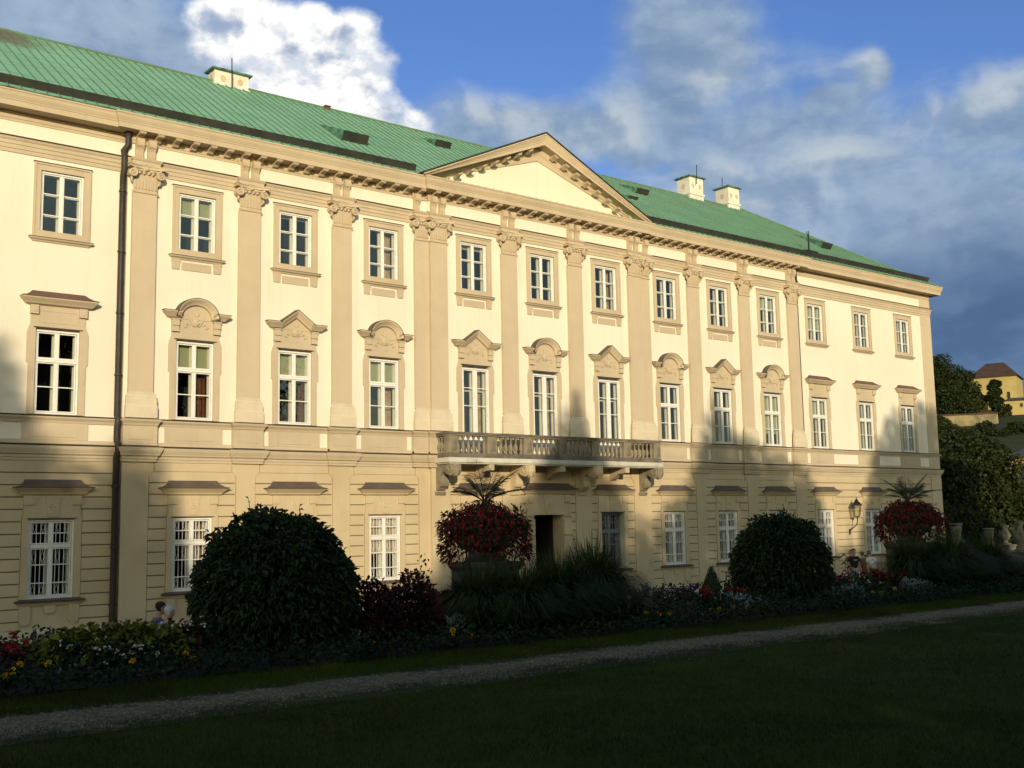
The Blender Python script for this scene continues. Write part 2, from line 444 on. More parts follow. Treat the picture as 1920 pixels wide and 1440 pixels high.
# rusticated courses of the ground floor (thin blocks standing proud, open joints between them)
rus = MB()
ROW = .312
def courses(x0, x1, y, zlo, zhi, cut, joint=.034, proud=.03):
    z = zhi
    while z > zlo + .05:
        zb = max(z - ROW + joint, zlo)
        spans = [(x0, x1)]
        for c0, c1, cz0, cz1 in cut:
            if zb < cz1 and z > cz0:
                ns = []
                for a, b in spans:
                    if c1 <= a or c0 >= b: ns.append((a, b)); continue
                    if c0 > a: ns.append((a, c0))
                    if c1 < b: ns.append((c1, b))
                spans = ns
        for a, b in spans:
            if b - a > .03:
                rus.cur = 0; rus.box(a, b, y - proud, y + .01, zb, z)
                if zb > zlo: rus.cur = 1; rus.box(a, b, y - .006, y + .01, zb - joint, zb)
        z -= ROW
cuts = []
for i, x in enumerate(WINX):
    if i == 7: cuts.append((x - .98, x + 1.06, -1, Z(1.05)))
    else: cuts += [(x - .76, x + .76, Z(-1.66), Z(.42)), (x - .72, x + .72, Z(.42), Z(1.05)), (x - .74, x + .74, Z(-2.26), Z(-1.66))]
courses(XL, XA - .03, YW, .60, Z(1.84), cuts)
courses(XB + .03, XR - .88, YW, .60, Z(1.84), cuts)
panels = [(x - 1.27, x + 1.27) for i, x in enumerate(WINX) if 3 <= i <= 11]
panels[3] = (WINX[6] - 1.12, WINX[6] + 1.05); panels[4] = (WINX[7] - 1.25, WINX[7] + 1.3); panels[5] = (WINX[8] - 1.05, WINX[8] + 1.12)
for (a, b) in panels:
    courses(a + .02, b - .02, ywall((a + b) / 2), .60, Z(1.60), cuts)
    courses(a + .16, b - .16, ywall((a + b) / 2), Z(1.62), Z(1.84), [])
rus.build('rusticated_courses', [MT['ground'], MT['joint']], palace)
# plain lesenes between the panels, with the scooped corners at their heads
edges = [XA] + [v for p in panels for v in p] + [XB]
for k in range(0, len(edges), 2):
    a, b = edges[k], edges[k + 1]
    for u0, u1 in ((a, min(b, XM0)), (max(a, XM0), min(b, XM1)), (max(a, XM1), b)):
        if u1 - u0 > .02:
            les = MB(); les.box(u0 + .001, u1 - .001, ywall((u0 + u1) / 2) - .055, ywall((u0 + u1) / 2), .58, Z(1.86)); les.build('lesene', MT['ground'], palace)
for (a, b) in panels:
    y = ywall((a + b) / 2)
    for s, xe in ((1, a), (-1, b)):
        arc = [(xe + s * (.13 - .13 * math.sin(t)), Z(1.62) - .13 + .13 * (1 - math.cos(t)) if False else Z(1.62) - .14 * math.sin(t)) for t in np.linspace(0, math.pi / 2, 6)]
        les = MB(); les.prism([(xe, Z(1.858)), (xe + s * .13, Z(1.858))] + arc, y - .053, y)
        les.build('panel_corner', MT['ground'], palace)
pl = MB()
for x0, x1, y in SECT: pl.box(x0, x1 - .003, y - .07, y, -.4, .575)
pl.build('plinth', MT['base'], palace)

# belt: lower cornice, pedestal band, sill moulding
belt, bandpads, flash = MB(), MB(), MB()
LOW = [(0.0, 1.86), (.03, 1.86), (.03, 1.93), (.05, 1.94), (.05, 2.00), (.10, 2.04), (.10, 2.06), (.15, 2.16), (.17, 2.24), (0, 2.26)]
SIL = [(0.0, 2.84), (.03, 2.84), (.05, 2.90), (.10, 2.96), (.11, 3.00), (0, 3.02)]
def run(mb, x0, x1, y, prof, dz=0.0):
    mb.lofty(x0, x1, y, [(p, Z(z)) for p, z in prof])
gapx = lambda i: None
for x0, x1, y in SECT:
    s0 = .17 if x0 == XL else 0; 
    run(belt, x0 + .001, x1 - .001, y, LOW)
    if (x0, x1) == (XM0, XM1):
        run(belt, x0 + .001, WINX[6] - .58, y, SIL); run(belt, WINX[8] + .58, x1 - .001, y, SIL)
        run(belt, WINX[6] + .58, WINX[7] - .58, y, SIL); run(belt, WINX[7] + .58, WINX[8] - .58, y, SIL)
    else: run(belt, x0 + .001, x1 - .001, y, SIL)
    flash.lofty(x0 + .002, x1 - .002, y, [(.185, Z(2.262)), (.185, Z(2.285)), (0, Z(2.30))])
    if (x0, x1) != (XM0, XM1): flash.lofty(x0 + .002, x1 - .002, y, [(.12, Z(3.022)), (.122, Z(3.038)), (0, Z(3.05))])
    # the plain strip at the foot of the band and the ochre pads under each window
    bandpads.box(x0, x1, y - .022, y, Z(2.302), Z(2.40))
for i, x in enumerate(WINX):
    y = ywall(x)
    if i in (6, 7, 8): continue
    bandpads.box(x - .84, x + .84, y - .026, y, Z(2.402), Z(2.838))
    bandpads.box(x - .56, x + .56, y - .040, y, Z(2.47), Z(2.76))
belt.build('belt_cornice', MT['trim'], palace)
bandpads.build('belt_panels', MT['trim'], palace)
flash.build('belt_flashing', MT['lead'], palace)

# entablature: architrave, frieze mouldings, cornice
arch = MB()
ARC = [(0, 9.88), (.03, 9.88), (.03, 9.98), (.05, 9.985), (.05, 10.09), (.07, 10.095), (.07, 10.18), (.10, 10.22), (.12, 10.27), (0, 10.29)]
fl2 = MB()
for x0, x1, y in SECT:
    run(arch, x0 + .001, x1 - .001, y, ARC)
    fl2.lofty(x0 + .002, x1 - .002, y, [(.13, Z(10.292)), (.13, Z(10.31)), (0, Z(10.32))])
BED = [(0, 10.72), (.015, 10.72), (.02, 10.79), (.035, 10.80), (.035, 10.90), (.05, 10.92), (.05, 10.982)]
for x0, x1, y in SECT: run(arch, x0 + .001, x1 - .001, y, BED)
arch_o = arch.build('architrave', MT['trim'], palace)
fl2.build('architrave_flashing', MT['lead'], palace)
cor = MB()
CRN = [(.03, 10.983), (.44, 10.985), (.44, 11.00), (.45, 11.13), (.465, 11.135), (.465, 11.165), (.48, 11.19), (.51, 11.26), (.525, 11.34), (.545, 11.36), (.545, 11.40), (0, 11.43)]
cor.lofty(XL, XA, YW, [(p, Z(z)) for p, z in CRN], back=.3)
cor.lofty(XA + .01, XB - .01, YC, [(p + .0, Z(z) + .002) for p, z in CRN], back=.3)
cor.lofty(XM0 + .12, XM1 - .12, YM, [(p, Z(z) + .004) for p, z in CRN], back=.3)
cor.lofty(XB, XR, YW, [(p, Z(z)) for p, z in CRN], back=.3)
cornice = cor.build('cornice', MT['trim'], palace)
# modillions: little scrolled blocks under the cornice
mo = MB()
mo.prismx([(0, 0), (-.36, 0), (-.36, -.055), (-.32, -.075), (-.22, -.08), (-.13, -.11), (-.08, -.16), (0, -.165)], -.085, .085)
mo.box(-.10, .10, -.375, 0, -.024, -.003)
mo.lathe((0, 0, 0), [(.001, 0), (.001, .001)], 3)
mome = mo.mesh('modillion', MT['trim'])
xs = np.linspace(XA + .25, XB - .25, 57)
for x in xs: put('modillion', mome, cornice, (float(x), ywall(x) - .05 + .002, Z(10.982)))

# pilasters
PILX = [(10.87, .34, 0), (14.02, .34, 0), (17.12, .34, 0), (20.095, .27, 0), (20.71, .34, 0), (23.69, .34, 0), (26.75, .34, 0), (29.80, .34, 0), (30.415, .27, 0), (33.2, .34, 0), (36.33, .34, 0), (39.56, .34, 0)]
def pil_shaft(hw):
    b = MB(); b.box(-hw, hw, -.11, 0, Z(3.76), Z(9.30)); return b.mesh('pilaster', MT['pil'])
def spiral(cx, cz, r, turns, flip):
    return [(cx + flip * r * (1 - t * .85) * math.cos(t * turns * 2 * math.pi + math.pi / 2), cz + r * (1 - t * .85) * math.sin(t * turns * 2 * math.pi + math.pi / 2)) for t in np.linspace(0, 1, 26)]
def pil_cap(hw):
    b = MB()
    b.lofty(-hw, hw, -.11, [(.0, Z(9.30)), (.03, Z(9.31)), (.035, Z(9.345)), (0, Z(9.36))])            # astragal
    b.lofty(-hw, hw, -.11, [(0, Z(9.355)), (.01, Z(9.7)), (.03, Z(9.86)), (.0, Z(9.87))])               # bell
    for k in range(7):                                                                                # flutes of the bell
        x = -hw + .06 + k * (2 * hw - .12) / 6
        b.box(x - .018, x + .018, -.145, -.10, Z(9.42), Z(9.42 + .27 + .03 * math.cos(k * 2.1)))
    # concave abacus
    top = []
    for t in np.linspace(-1, 1, 9): top.append((t * (hw + .17), -.17 - .14 * t * t))
    for z0, z1, g in ((9.99, 10.06, 0), (10.06, 10.09, .02)):
        vs = []; n = len(top)
        for z in (z0, z1):
            vs += [(x * (1 + g), y - g, Z(z)) for x, y in top] + [(hw + .17 + g, 0, Z(z)), (-hw - .17 - g, 0, Z(z))]
        k = n + 2
        b.add(vs, [tuple(range(k)), tuple(reversed(range(k, 2 * k)))] + [(i, (i + 1) % k, (i + 1) % k + k, i + k) for i in range(k)])
    # volutes, eyes and the egg garland between them
    for s in (-1, 1):
        cx = s * (hw + .055)
        pts = [(x, -.26, z) for x, z in spiral(cx, Z(9.83), .125, 1.9, s)]
        b.tube(pts, [.036 * (1 - .5 * i / 25) for i in range(26)], 5)
        b.tube([(cx, -.25, Z(9.83)), (cx, -.05, Z(9.83))], .115, 10)
        b.tube([(cx, -.30, Z(9.83)), (cx, -.24, Z(9.83))], .028, 6)
        b.tube([(cx, -.16, Z(9.74)), (cx + s * .0, -.13, Z(9.63)), (cx - s * .05, -.11, Z(9.56))], [.05, .045, .01], 6)
    b.tube([(t * hw * .9, -.21 + .04 * (1 - abs(t)), Z(9.945) - .02 * (1 - t * t)) for t in np.linspace(-1, 1, 9)], .026, 5)
    for t in (-.55, -.2, .2, .55): b.lathe((t * hw, -.17, Z(9.87)), [(.0, -.05), (.035, -.03), (.045, .0), (.035, .03), (0, .045)], 7)
    b.lathe((0, -.2, Z(9.97)), [(0, -.06), (.06, -.03), (.07, .02), (.03, .06), (0, .065)], 8)
    return b.mesh('capital', MT['trim'])
def pil_base(hw):
    b = MB()
    b.lofty(-hw, hw, -.11, [(.10, Z(3.05)), (.10, Z(3.36)), (.085, Z(3.40)), (.085, Z(3.56)), (.07, Z(3.58)), (.075, Z(3.63)), (.055, Z(3.67)), (.03, Z(3.69)), (.04, Z(3.73)), (0, Z(3.765))])
    return b.mesh('pilaster_base', MT['base'])
def pil_ped(hw):
    b = MB()
    w = hw + .13
    b.box(-w, w, -.15, 0, Z(2.302), Z(2.842)); b.box(-w + .14, w - .14, -.165, 0, Z(2.46), Z(2.74))
    b.lofty(-w + .03, w - .03, -.15, [(0, Z(2.842)), (.03, Z(2.845)), (.05, Z(2.9)), (.10, Z(2.96)), (.11, Z(3.0)), (.0, Z(3.03))], back=.1)
    b.lofty(-w + .03, w - .03, -.15, [(0, Z(2.302)), (.03, Z(2.304)), (.03, Z(2.36)), (0, Z(2.38))], back=.1)
    b.lofty(-w + .03, w - .03, -.10, [(0, Z(1.862)), (.03, Z(1.864)), (.03, Z(1.93)), (.05, Z(1.94)), (.05, Z(2.0)), (.10, Z(2.04)), (.10, Z(2.06)), (.15, Z(2.16)), (.17, Z(2.24)), (0, Z(2.275))], back=.1)
    return b.mesh('pedestal', MT['trim'])
def pil_ress(hw):
    b = MB()
    b.lofty(-hw + .02, hw - .02, -.13, [(p, Z(z) + .003) for p, z in ARC[1:]], back=.13)
    return b.mesh('entablature_block', MT['trim'])
def pil_bed(hw):
    b = MB(); b.lofty(-hw - .02, hw + .02, -.03, [(p, Z(z) + .002) for p, z in BED], back=.03)
    return b.mesh('frieze_block', MT['trim'])
def fr_bracket():
    b = MB()
    b.prismx([(0, 10.30), (-.07, 10.30), (-.09, 10.42), (-.085, 10.52), (-.12, 10.60), (-.17, 10.66), (-.185, 10.74), (-.17, 10.80), (-.17, 10.86), (0, 10.86)], -.11, .11)
    for k in range(4): b.prismx([(-.05, 10.31), (-.085, 10.31), (-.105, 10.42), (-.10, 10.53), (-.14, 10.62), (-.17, 10.64), (-.05, 10.64)], -.09 + k * .055, -.072 + k * .055)
    b.v = [(x, y, Z(z)) for x, y, z in b.v]
    return b.mesh('frieze_bracket', MT['trim'])
brk = fr_bracket()
cache = {}
for x, hw, _ in PILX:
    if hw not in cache: cache[hw] = [f(hw) for f in (pil_shaft, pil_cap, pil_base, pil_ped, pil_ress, pil_bed)]
    sh_, ca_, ba_, pe_, re_, be_ = cache[hw]
    y = ywall(x)
    if x in (20.095, 30.415): y = YC - .001
    p = put('pilaster', sh_, palace, (x, y, 0))
    put('capital', ca_, p); put('pilaster_base', ba_, p); put('entablature_block', re_, p); put('frieze_block', be_, p)
    if not (20.5 < x < 30): put('pedestal', pe_, p)
    else:
        q = put('pedestal', pe_, p)
    for s in ((-.17, .17) if hw > .33 else (-.16 if x < 25 else .16,)):
        put('frieze_bracket', brk, p, (s, -.004, 0))
# flat corner strip of the right wing
cs = MB()
cs.box(XR - .86, XR + .03, -.035, .9, Z(2.302), Z(9.878)); cs.box(XR - .86, XR + .03, -.035, .9, Z(10.33), Z(10.718)); cs.box(XR - .86, XR + .03, -.06, .9, .60, Z(1.858))
cs.build('corner_strip', MT['pil'], palace)

# ------------------------------------------------------------------ windows
def ring(b, x0, x1, z0, z1, w, y0, y1):
    b.box(x0, x0 + w, y0, y1, z0, z1); b.box(x1 - w, x1, y0, y1, z0, z1)
    b.box(x0 + w, x1 - w, y0, y1, z0, z0 + w); b.box(x0 + w, x1 - w, y0, y1, z1 - w, z1)
def frame_mesh(z0, z1, hw, mull, bars, transom=None, yf=.03):
    b = MB()
    ring(b, -hw, hw, z0, z1, .05, yf, yf + .10)
    b.box(-mull, mull, yf + .008, yf + .09, z0 + .06, z1 - .06)
    zt = transom if transom else None
    if zt: b.box(-hw + .055, hw - .055, yf - .015, yf + .095, zt - .045, zt + .045); b.box(-hw + .055, hw - .055, yf - .03, yf + .05, zt + .02, zt + .045)
    for s in (-1, 1):
        xa, xb = sorted((s * mull, s * (hw - .06)))
        segs = [(z0 + .06, zt - .05), (zt + .05, z1 - .06)] if zt else [(z0 + .06, z1 - .06)]
        for a, c in segs: ring(b, xa + .003, xb - .003, a + .003, c - .003, .027, yf + .02, yf + .07)
        for zb in bars: b.box(xa + .03, xb - .03, yf + .025, yf + .06, zb - .013, zb + .013)
    return b
def win_upper():
    z0, z1 = Z(7.74), Z(9.53)
    bars = [z0 + .62, z0 + 1.19]
    d = {}
    d['window'] = frame_mesh(z0, z1, .555, .028, bars).mesh('window', MT['paint'])
    d['pane'] = pane(z0, z1); d['inner_casement'] = inner(z0, z1, bars)
    b = MB(); ring(b, -.72, .72, Z(7.74), Z(9.70), .165, -.035, .0); ring(b, -.735, .735, Z(7.735), Z(9.735), .05, -.06, .0)
    d['surround'] = b.mesh('surround', MT['trim'])
    b = MB(); b.lofty(-.70, .70, 0, [(.03, Z(7.60)), (.05, Z(7.64)), (.10, Z(7.66)), (.12, Z(7.70)), (0, Z(7.715))])
    b.cur = 1; b.lofty(-.70, .70, 0, [(.13, Z(7.702)), (.13, Z(7.717)), (0, Z(7.74))])
    d['sill'] = b.mesh('sill', [MT['trim'], MT['lead']])
    b = MB(); b.box(-.76, .76, -.085, .0, Z(9.737), Z(9.752)); d['drip_edge'] = b.mesh('drip_edge', MT['lead'])
    b = MB()
    for s in (-1, 1): b.lofty(s * .62 - .07, s * .62 + .07, 0, [(.03, Z(7.31)), (.04, Z(7.36)), (.045, Z(7.5)), (.06, Z(7.6)), (0, Z(7.605))])
    b.box(-.44, .44, -.022, 0, Z(7.31), Z(7.54))
    d['apron'] = b.mesh('apron', MT['trim'])
    return d
def pane(z0, z1, hw=.5, y=.075):
    b = MB(); b.add([(-hw, y, z0 + .03), (hw, y, z0 + .03), (hw, y, z1 - .03), (-hw, y, z1 - .03)], [(0, 1, 2, 3)]); return b.mesh('pane', MT['glass'])
def inner(z0, z1, bars, y=.19, hw=.54, warm=False):
    b = MB()
    ring(b, -hw, hw, z0, z1, .085, y, y + .05); b.box(-.085, .085, y, y + .05, z0, z1)
    for s in (-1, 1):
        for zb in bars: b.box(min(s * .05, s * hw), max(s * .05, s * hw), y + .005, y + .045, zb - .02, zb + .02)
    return b.mesh('inner_casement', MT['inner'])
def room(z0, z1, hw=.56, deep=1.1):
    b = MB()
    b.add([(-hw, .0, z0), (-hw, .34, z0), (-hw, .34, z1), (-hw, .0, z1)], [(0, 1, 2, 3)]); b.add([(hw, .0, z0), (hw, .34, z0), (hw, .34, z1), (hw, .0, z1)], [(0, 1, 2, 3)])
    b.add([(-hw, .0, z0), (hw, .0, z0), (hw, .34, z0), (-hw, .34, z0)], [(0, 1, 2, 3)]); b.add([(-hw, .0, z1), (hw, .0, z1), (hw, .34, z1), (-hw, .34, z1)], [(0, 1, 2, 3)])
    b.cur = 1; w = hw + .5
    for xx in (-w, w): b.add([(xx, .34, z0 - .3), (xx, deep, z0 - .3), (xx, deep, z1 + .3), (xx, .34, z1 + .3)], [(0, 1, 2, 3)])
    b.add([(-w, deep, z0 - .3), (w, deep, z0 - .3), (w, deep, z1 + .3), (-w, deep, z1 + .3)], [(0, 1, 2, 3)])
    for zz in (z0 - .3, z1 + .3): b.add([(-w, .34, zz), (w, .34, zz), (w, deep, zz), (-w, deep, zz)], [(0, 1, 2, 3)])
    return b.mesh('reveal', [MT['reveal'], MT['dark_room']])
def ear_surround(b, top):
    b.prism([(-.73, Z(3.04)), (-.56, Z(3.04)), (-.56, Z(5.34)), (.56, Z(5.34)), (.56, Z(3.04)), (.73, Z(3.04)), (.73, Z(4.36)), (.78, Z(4.40)), (.78, Z(5.18)), (.74, Z(5.32)), (.70, Z(5.42)), (.70, Z(top)), (-.70, Z(top)), (-.70, Z(5.42)), (-.74, Z(5.32)), (-.78, Z(5.18)), (-.78, Z(4.40)), (-.73, Z(4.36))], -.035, 0)
    for s in (-1, 1): b.prism([(s * .66 - .045, Z(3.9)), (s * .66 + .045, Z(3.9)), (s * .66 + .045, Z(4.2)), (s * .66, Z(4.25)), (s * .66 - .045, Z(4.2))], -.045, 0)
def console(b, x, zt):
    for k, (za, zb, p) in enumerate(((zt - .20, zt, .13), (zt - .34, zt - .21, .10), (zt - .37, zt - .34, .115))): b.box(x - .10, x + .10, -p, 0, za, zb)
    b.box(x - .12, x + .12, -.15, 0, zt - .03, zt)
def win_first(kind):
    door = kind in ('arch_door', 'gable_door')
    z0, z1 = Z(2.62 if door else 3.06), Z(5.30)
    d = {}
    if door:
        bars = [Z(3.95), Z(4.55)]; hw = .56
        d['window'] = frame_mesh(z0, Z(5.22), hw, .06, bars, None, -.01).mesh('window', MT['paint'])
        b = MB()
        for s in (-1, 1):
            xa, xb = sorted((s * .07, s * .5)); b.box(xa, xb, .02, .06, z0 + .05, Z(2.95))
        d['door_panel'] = b.mesh('door_panel', MT['paint'])
    else:
        bars = [Z(3.78)]; hw = .555
        d['window'] = frame_mesh(z0, Z(5.27), hw, .03, bars, Z(4.47)).mesh('window', MT['paint'])
    d['pane'] = pane(z0, z1); d['inner_casement'] = inner(z0, z1, [Z(4.47)])
    b = MB(); ear_surround(b, 5.94 if kind != 'flat' else 5.93)
    if kind == 'flat': ring(b, -.5, .5, Z(5.45), Z(5.78), .025, -.045, -.03)
    d['surround'] = b.mesh('surround', MT['trim'])
    b = MB()
    COR = [(.05, 5.90), (.13, 5.93), (.16, 5.97), (.22, 6.03), (.25, 6.06), (.25, 6.09), (0, 6.10)]
    if kind == 'flat':
        b.lofty(-.72, .72, 0, [(p, Z(z)) for p, z in COR])
        for s in (-1, 1): b.box(s * .62 - .1, s * .62 + .1, -.11, 0, Z(5.66), Z(5.895)); b.box(s * .62 - .05, s * .62 + .05, -.125, 0, Z(5.72), Z(5.80))
        b.cur = 1
        vs = []
        for hwid, p, z in ((.98, .265, 6.092), (.975, .265, 6.112), (.86, .19, 6.14), (.75, .10, 6.21), (.67, .0, 6.29)):
            vs += [(-hwid, 0, Z(z)), (-hwid, -p, Z(z)), (hwid, -p, Z(z)), (hwid, 0, Z(z))]
        fs = [(0, 1, 2, 3)]
        for i in range(4):
            a = 4 * i
            for j in range(3): fs.append((a + j, a + j + 1, a + j + 5, a + j + 4))
        b.add(vs, fs)
    else:
        for s in (-1, 1):
            xa, xb = sorted((s * .50, s * .72))
            b.lofty(xa, xb, 0, [(p if True else 0, Z(z)) for p, z in COR]) if False else None
            o = MB(); o.lofty(.50, .72, 0, [(p, Z(z)) for p, z in COR])
            vs = [(s * max(x, .47), y, z) for x, y, z in o.v]; b.add(vs, o.f)
            console(b, s * .61, Z(5.895))
        if 'arch' in kind:
            path = [(-.49 * math.cos(t), Z(6.0) - .05 + .42 * math.sin(t)) for t in np.linspace(.0, math.pi, 17)]
        else: path = [(-.50, Z(5.98)), (0, Z(6.34)), (.50, Z(5.98))]
        prof = [(0, -.06), (.13, -.05), (.16, 0), (.22, .06), (.25, .09), (.25, .12), (0, .13)]
        b.sweep(path, prof, 0)
        b.prism([(path[i][0] * .98, path[i][1]) for i in range(len(path))] + [(.62, Z(5.90)), (-.62, Z(5.90))], -.05, 0)
        b.cur = 1
        b.sweep(path, [(0, .132), (.262, .121), (.262, .136), (0, .15)], -.0)
        for s in (-1, 1): b.add([(s * x, y, z) for x, y, z in [(.5, 0, Z(6.112)), (.5, -.262, Z(6.094)), (.985, -.262, Z(6.094)), (.985, 0, Z(6.112)), (.5, 0, Z(6.125)), (.5, -.262, Z(6.106)), (.985, -.262, Z(6.106)), (.985, 0, Z(6.125))]], [(0, 1, 2, 3), (4, 5, 6, 7), (0, 1, 5, 4), (1, 2, 6, 5), (2, 3, 7, 6)])
        b.cur = 0   # stucco cartouche
        b.lathe((0, -.05, Z(5.84)), [(0, -.15), (.05, -.11), (.085, -.05), (.09, .02), (.06, .08), (0, .10)], 10, 1, .45)
        b.tube([(.10 * math.cos(t), -.065, Z(5.86) + .10 * math.sin(t)) for t in np.linspace(-2.9, -.2, 10)], .02, 5)
        for s in (-1, 1):
            b.tube([(s * (.06 + .16 * t), -.055, Z(5.72) + .24 * t * t) for t in np.linspace(0, 1, 7)], [.024, .024, .022, .02, .018, .014, .008], 5)
            b.tube([(s * (.22 + .15 * t), -.055, Z(5.74) + .06 * math.sin(t * 6)) for t in np.linspace(0, 1, 9)], [.02 * (1 - .6 * k / 8) for k in range(9)], 5)
            b.lathe((s * .3, -.05, Z(5.68)), [(0, -.04), (.04, 0), (0, .04)], 7, 1, .6)
            b.tube([(s * (.03 + .05 * t), -.06, Z(6.0) + .09 * t) for t in np.linspace(0, 1, 4)], .016, 5)
        for t in (-.08, 0, .08): b.lathe((t, -.04, Z(5.55) - .02 * (t == 0)), [(0, -.025), (.022, 0), (0, .025)], 6, 1, .6)
    d['hood'] = b.mesh('hood', [MT['trim'], MT['hood_red'] if kind == 'flat' else MT['lead']])
    b = MB()
    b.box(-.62, .62, -.06, .02, Z(5.312), Z(5.335)); d['drip_edge'] = b.mesh('drip_edge', MT['lead']); b = MB()
    if not door: b.lofty(-.54, .54, 0, [(.13, Z(3.02)), (.14, Z(3.045)), (0, Z(3.065))])
    if not door: d['sill'] = b.mesh('sill', MT['lead'])
    return d
def win_ground(dark=False):
    z0, z1 = Z(-1.65), Z(.345)
    zt = Z(-.33); yf = .015 if not dark else .20
    bars = [Z(-.0), Z(-.80), Z(-1.26)]
    d = {}
    d['window'] = frame_mesh(z0, z1, .568, .03, bars, zt, yf).mesh('window', MT['paint'] if not dark else MT['grille_grey'])
    d['pane'] = pane(z0, z1, .53, yf + .085)
    d['inner_casement'] = inner(z0, z1, [zt], .30 if dark else .24)
    b = MB()
    for s in (-1, 1):
        for k in range(4):
            x = s * (.135 + k * .105)
            b.box(x - .0065, x + .0065, yf + .06, yf + .076, z0 + .05, z1 - .05)
        for za, zb in ((Z(-.0), Z(.30)), (Z(-.80), Z(-.40)), (Z(-1.60), Z(-1.28))):
            for k in range(2):
                xc = s * (.1875 + k * .21); zc = (za + zb) / 2; h = (zb - za) / 2 * .9
                b.tube([(xc - .045, yf + .062, zc), (xc, yf + .062, zc + h), (xc + .045, yf + .062, zc), (xc, yf + .062, zc - h), (xc - .045, yf + .062, zc)], .008, 4)
    d['grille'] = b.mesh('grille', MT['grille'] if not dark else MT['grille_grey'])
    b = MB()
    b.prism([(-.74, Z(-1.655)), (-.572, Z(-1.655)), (-.572, Z(.36)), (.572, Z(.36)), (.572, Z(-1.655)), (.74, Z(-1.655)), (.74, Z(.415)), (.70, Z(.415)), (.70, Z(.96)), (-.70, Z(.96)), (-.70, Z(.415)), (-.74, Z(.415))], -.045, 0)
    b.prism([(-.13, Z(.42)), (.13, Z(.42)), (.19, Z(.955)), (-.19, Z(.955))], -.075, 0)
    b.tube([(x, -.08, z) for x, z in spiral(0, Z(.66), .09, 1.5, 1)], .016, 5)
    for s in (-1, 1): b.box(s * .6 - .12, s * .6 + .12, -.085, 0, Z(.72), Z(.955)); b.box(s * .38 - .0015, s * .38 + .0015, -.05, 0, Z(.42), Z(.9))
    d['surround'] = b.mesh('surround', MT['ground'])
    b = MB()
    b.lofty(-.72, .72, 0, [(.06, Z(.962)), (.11, Z(1.0)), (.13, Z(1.04)), (.22, Z(1.12)), (.25, Z(1.15)), (0, Z(1.16))])
    b.cur = 1
    vs = []
    for hwid, p, z in ((1.0, .275, 1.152), (1.0, .275, 1.172), (.87, .20, 1.20), (.75, .10, 1.28), (.69, .0, 1.41)):
        vs += [(-hwid, 0, Z(z)), (-hwid, -p, Z(z)), (hwid, -p, Z(z)), (hwid, 0, Z(z))]
    fs = [(0, 1, 2, 3)]
    for i in range(4):
        a = 4 * i
        for j in range(3): fs.append((a + j, a + j + 1, a + j + 5, a + j + 4))
    b.add(vs, fs)
    d['hood'] = b.mesh('hood', [MT['ground'], MT['hood']])
    b = MB(); b.lofty(-.72, .72, 0, [(.04, Z(-1.83)), (.07, Z(-1.79)), (.11, Z(-1.75)), (0, Z(-1.74))])
    for s in (-1, 1): b.prism([(s * .6 - .13, Z(-1.83))] + [(s * .6 - .13 * math.cos(t), Z(-2.18) - .13 * math.sin(t)) for t in np.linspace(0, math.pi, 9)] + [(s * .6 + .13, Z(-1.83))], -.05, 0)
    b.prism([(-.15, Z(-1.83)), (-.12, Z(-2.02)), (.12, Z(-2.02)), (.15, Z(-1.83))], -.05, 0)
    b.cur = 1; b.lofty(-.72, .72, 0, [(.13, Z(-1.738)), (.145, Z(-1.71)), (.145, Z(-1.69)), (0, Z(-1.66))])
    d['sill'] = b.mesh('sill', [MT['ground'], MT['hood']])
    b = MB(); b.box(-.62, .62, -.07, .02, Z(.362), Z(.385)); d['drip_edge'] = b.mesh('drip_edge', MT['hood'])
    return d
def blind_mesh(z0, z1, y=.245, x0=-.5, x1=.5, m_='blind'):
    b = MB(); b.box(x0, x1, y, y + .02, z0, z1); return b.mesh('blind', MT[m_])
def curtain_mesh(z0, z1, x0, x1, m_='curtain', y=.36):
    b = MB(); n = 14
    vs = []
    for i in range(n + 1):
        x = x0 + (x1 - x0) * i / n; yy = y + .05 * math.sin(i * 1.9)
        vs += [(x, yy, z0), (x, yy, z1)]
    b.add(vs, [(2 * i, 2 * i + 2, 2 * i + 3, 2 * i + 1) for i in range(n)])
    return b.mesh('curtain', MT[m_])
UP = win_upper(); FI = {k: win_first(k) for k in ('flat', 'arch', 'gable', 'arch_door', 'gable_door')}; GR = win_ground(); GD = win_ground(True)
ROOMU, ROOMF, ROOMD, ROOMG = room(Z(7.73), Z(9.54)), room(Z(3.05), Z(5.31)), room(Z(2.60), Z(5.31)), room(Z(-1.66), Z(.36), .57)
def place(d, x, room_, skip=()):
    y = ywall(x)
    w = put('window', d['window'], palace, (x, y, 0))
    for k, me in d.items():
        if k != 'window' and k not in skip: put(k, me, w)
    put('reveal', room_, w)
    return w
BLU = {3: .62, 11: .62, 12: 1.15, 4: .15, 6: .2}
FKIND = {3: 'arch', 4: 'gable', 5: 'arch', 6: 'gable_door', 7: 'arch_door', 8: 'gable_door', 9: 'arch', 10: 'gable', 11: 'arch'}
bc = {}
def blind(z0, z1, par, m_='blind', **k):
    key = (z0, z1, m_, tuple(k.items()))
    if key not in bc: bc[key] = blind_mesh(z0, z1, m_=m_, **k)
    put('blind', bc[key], par)
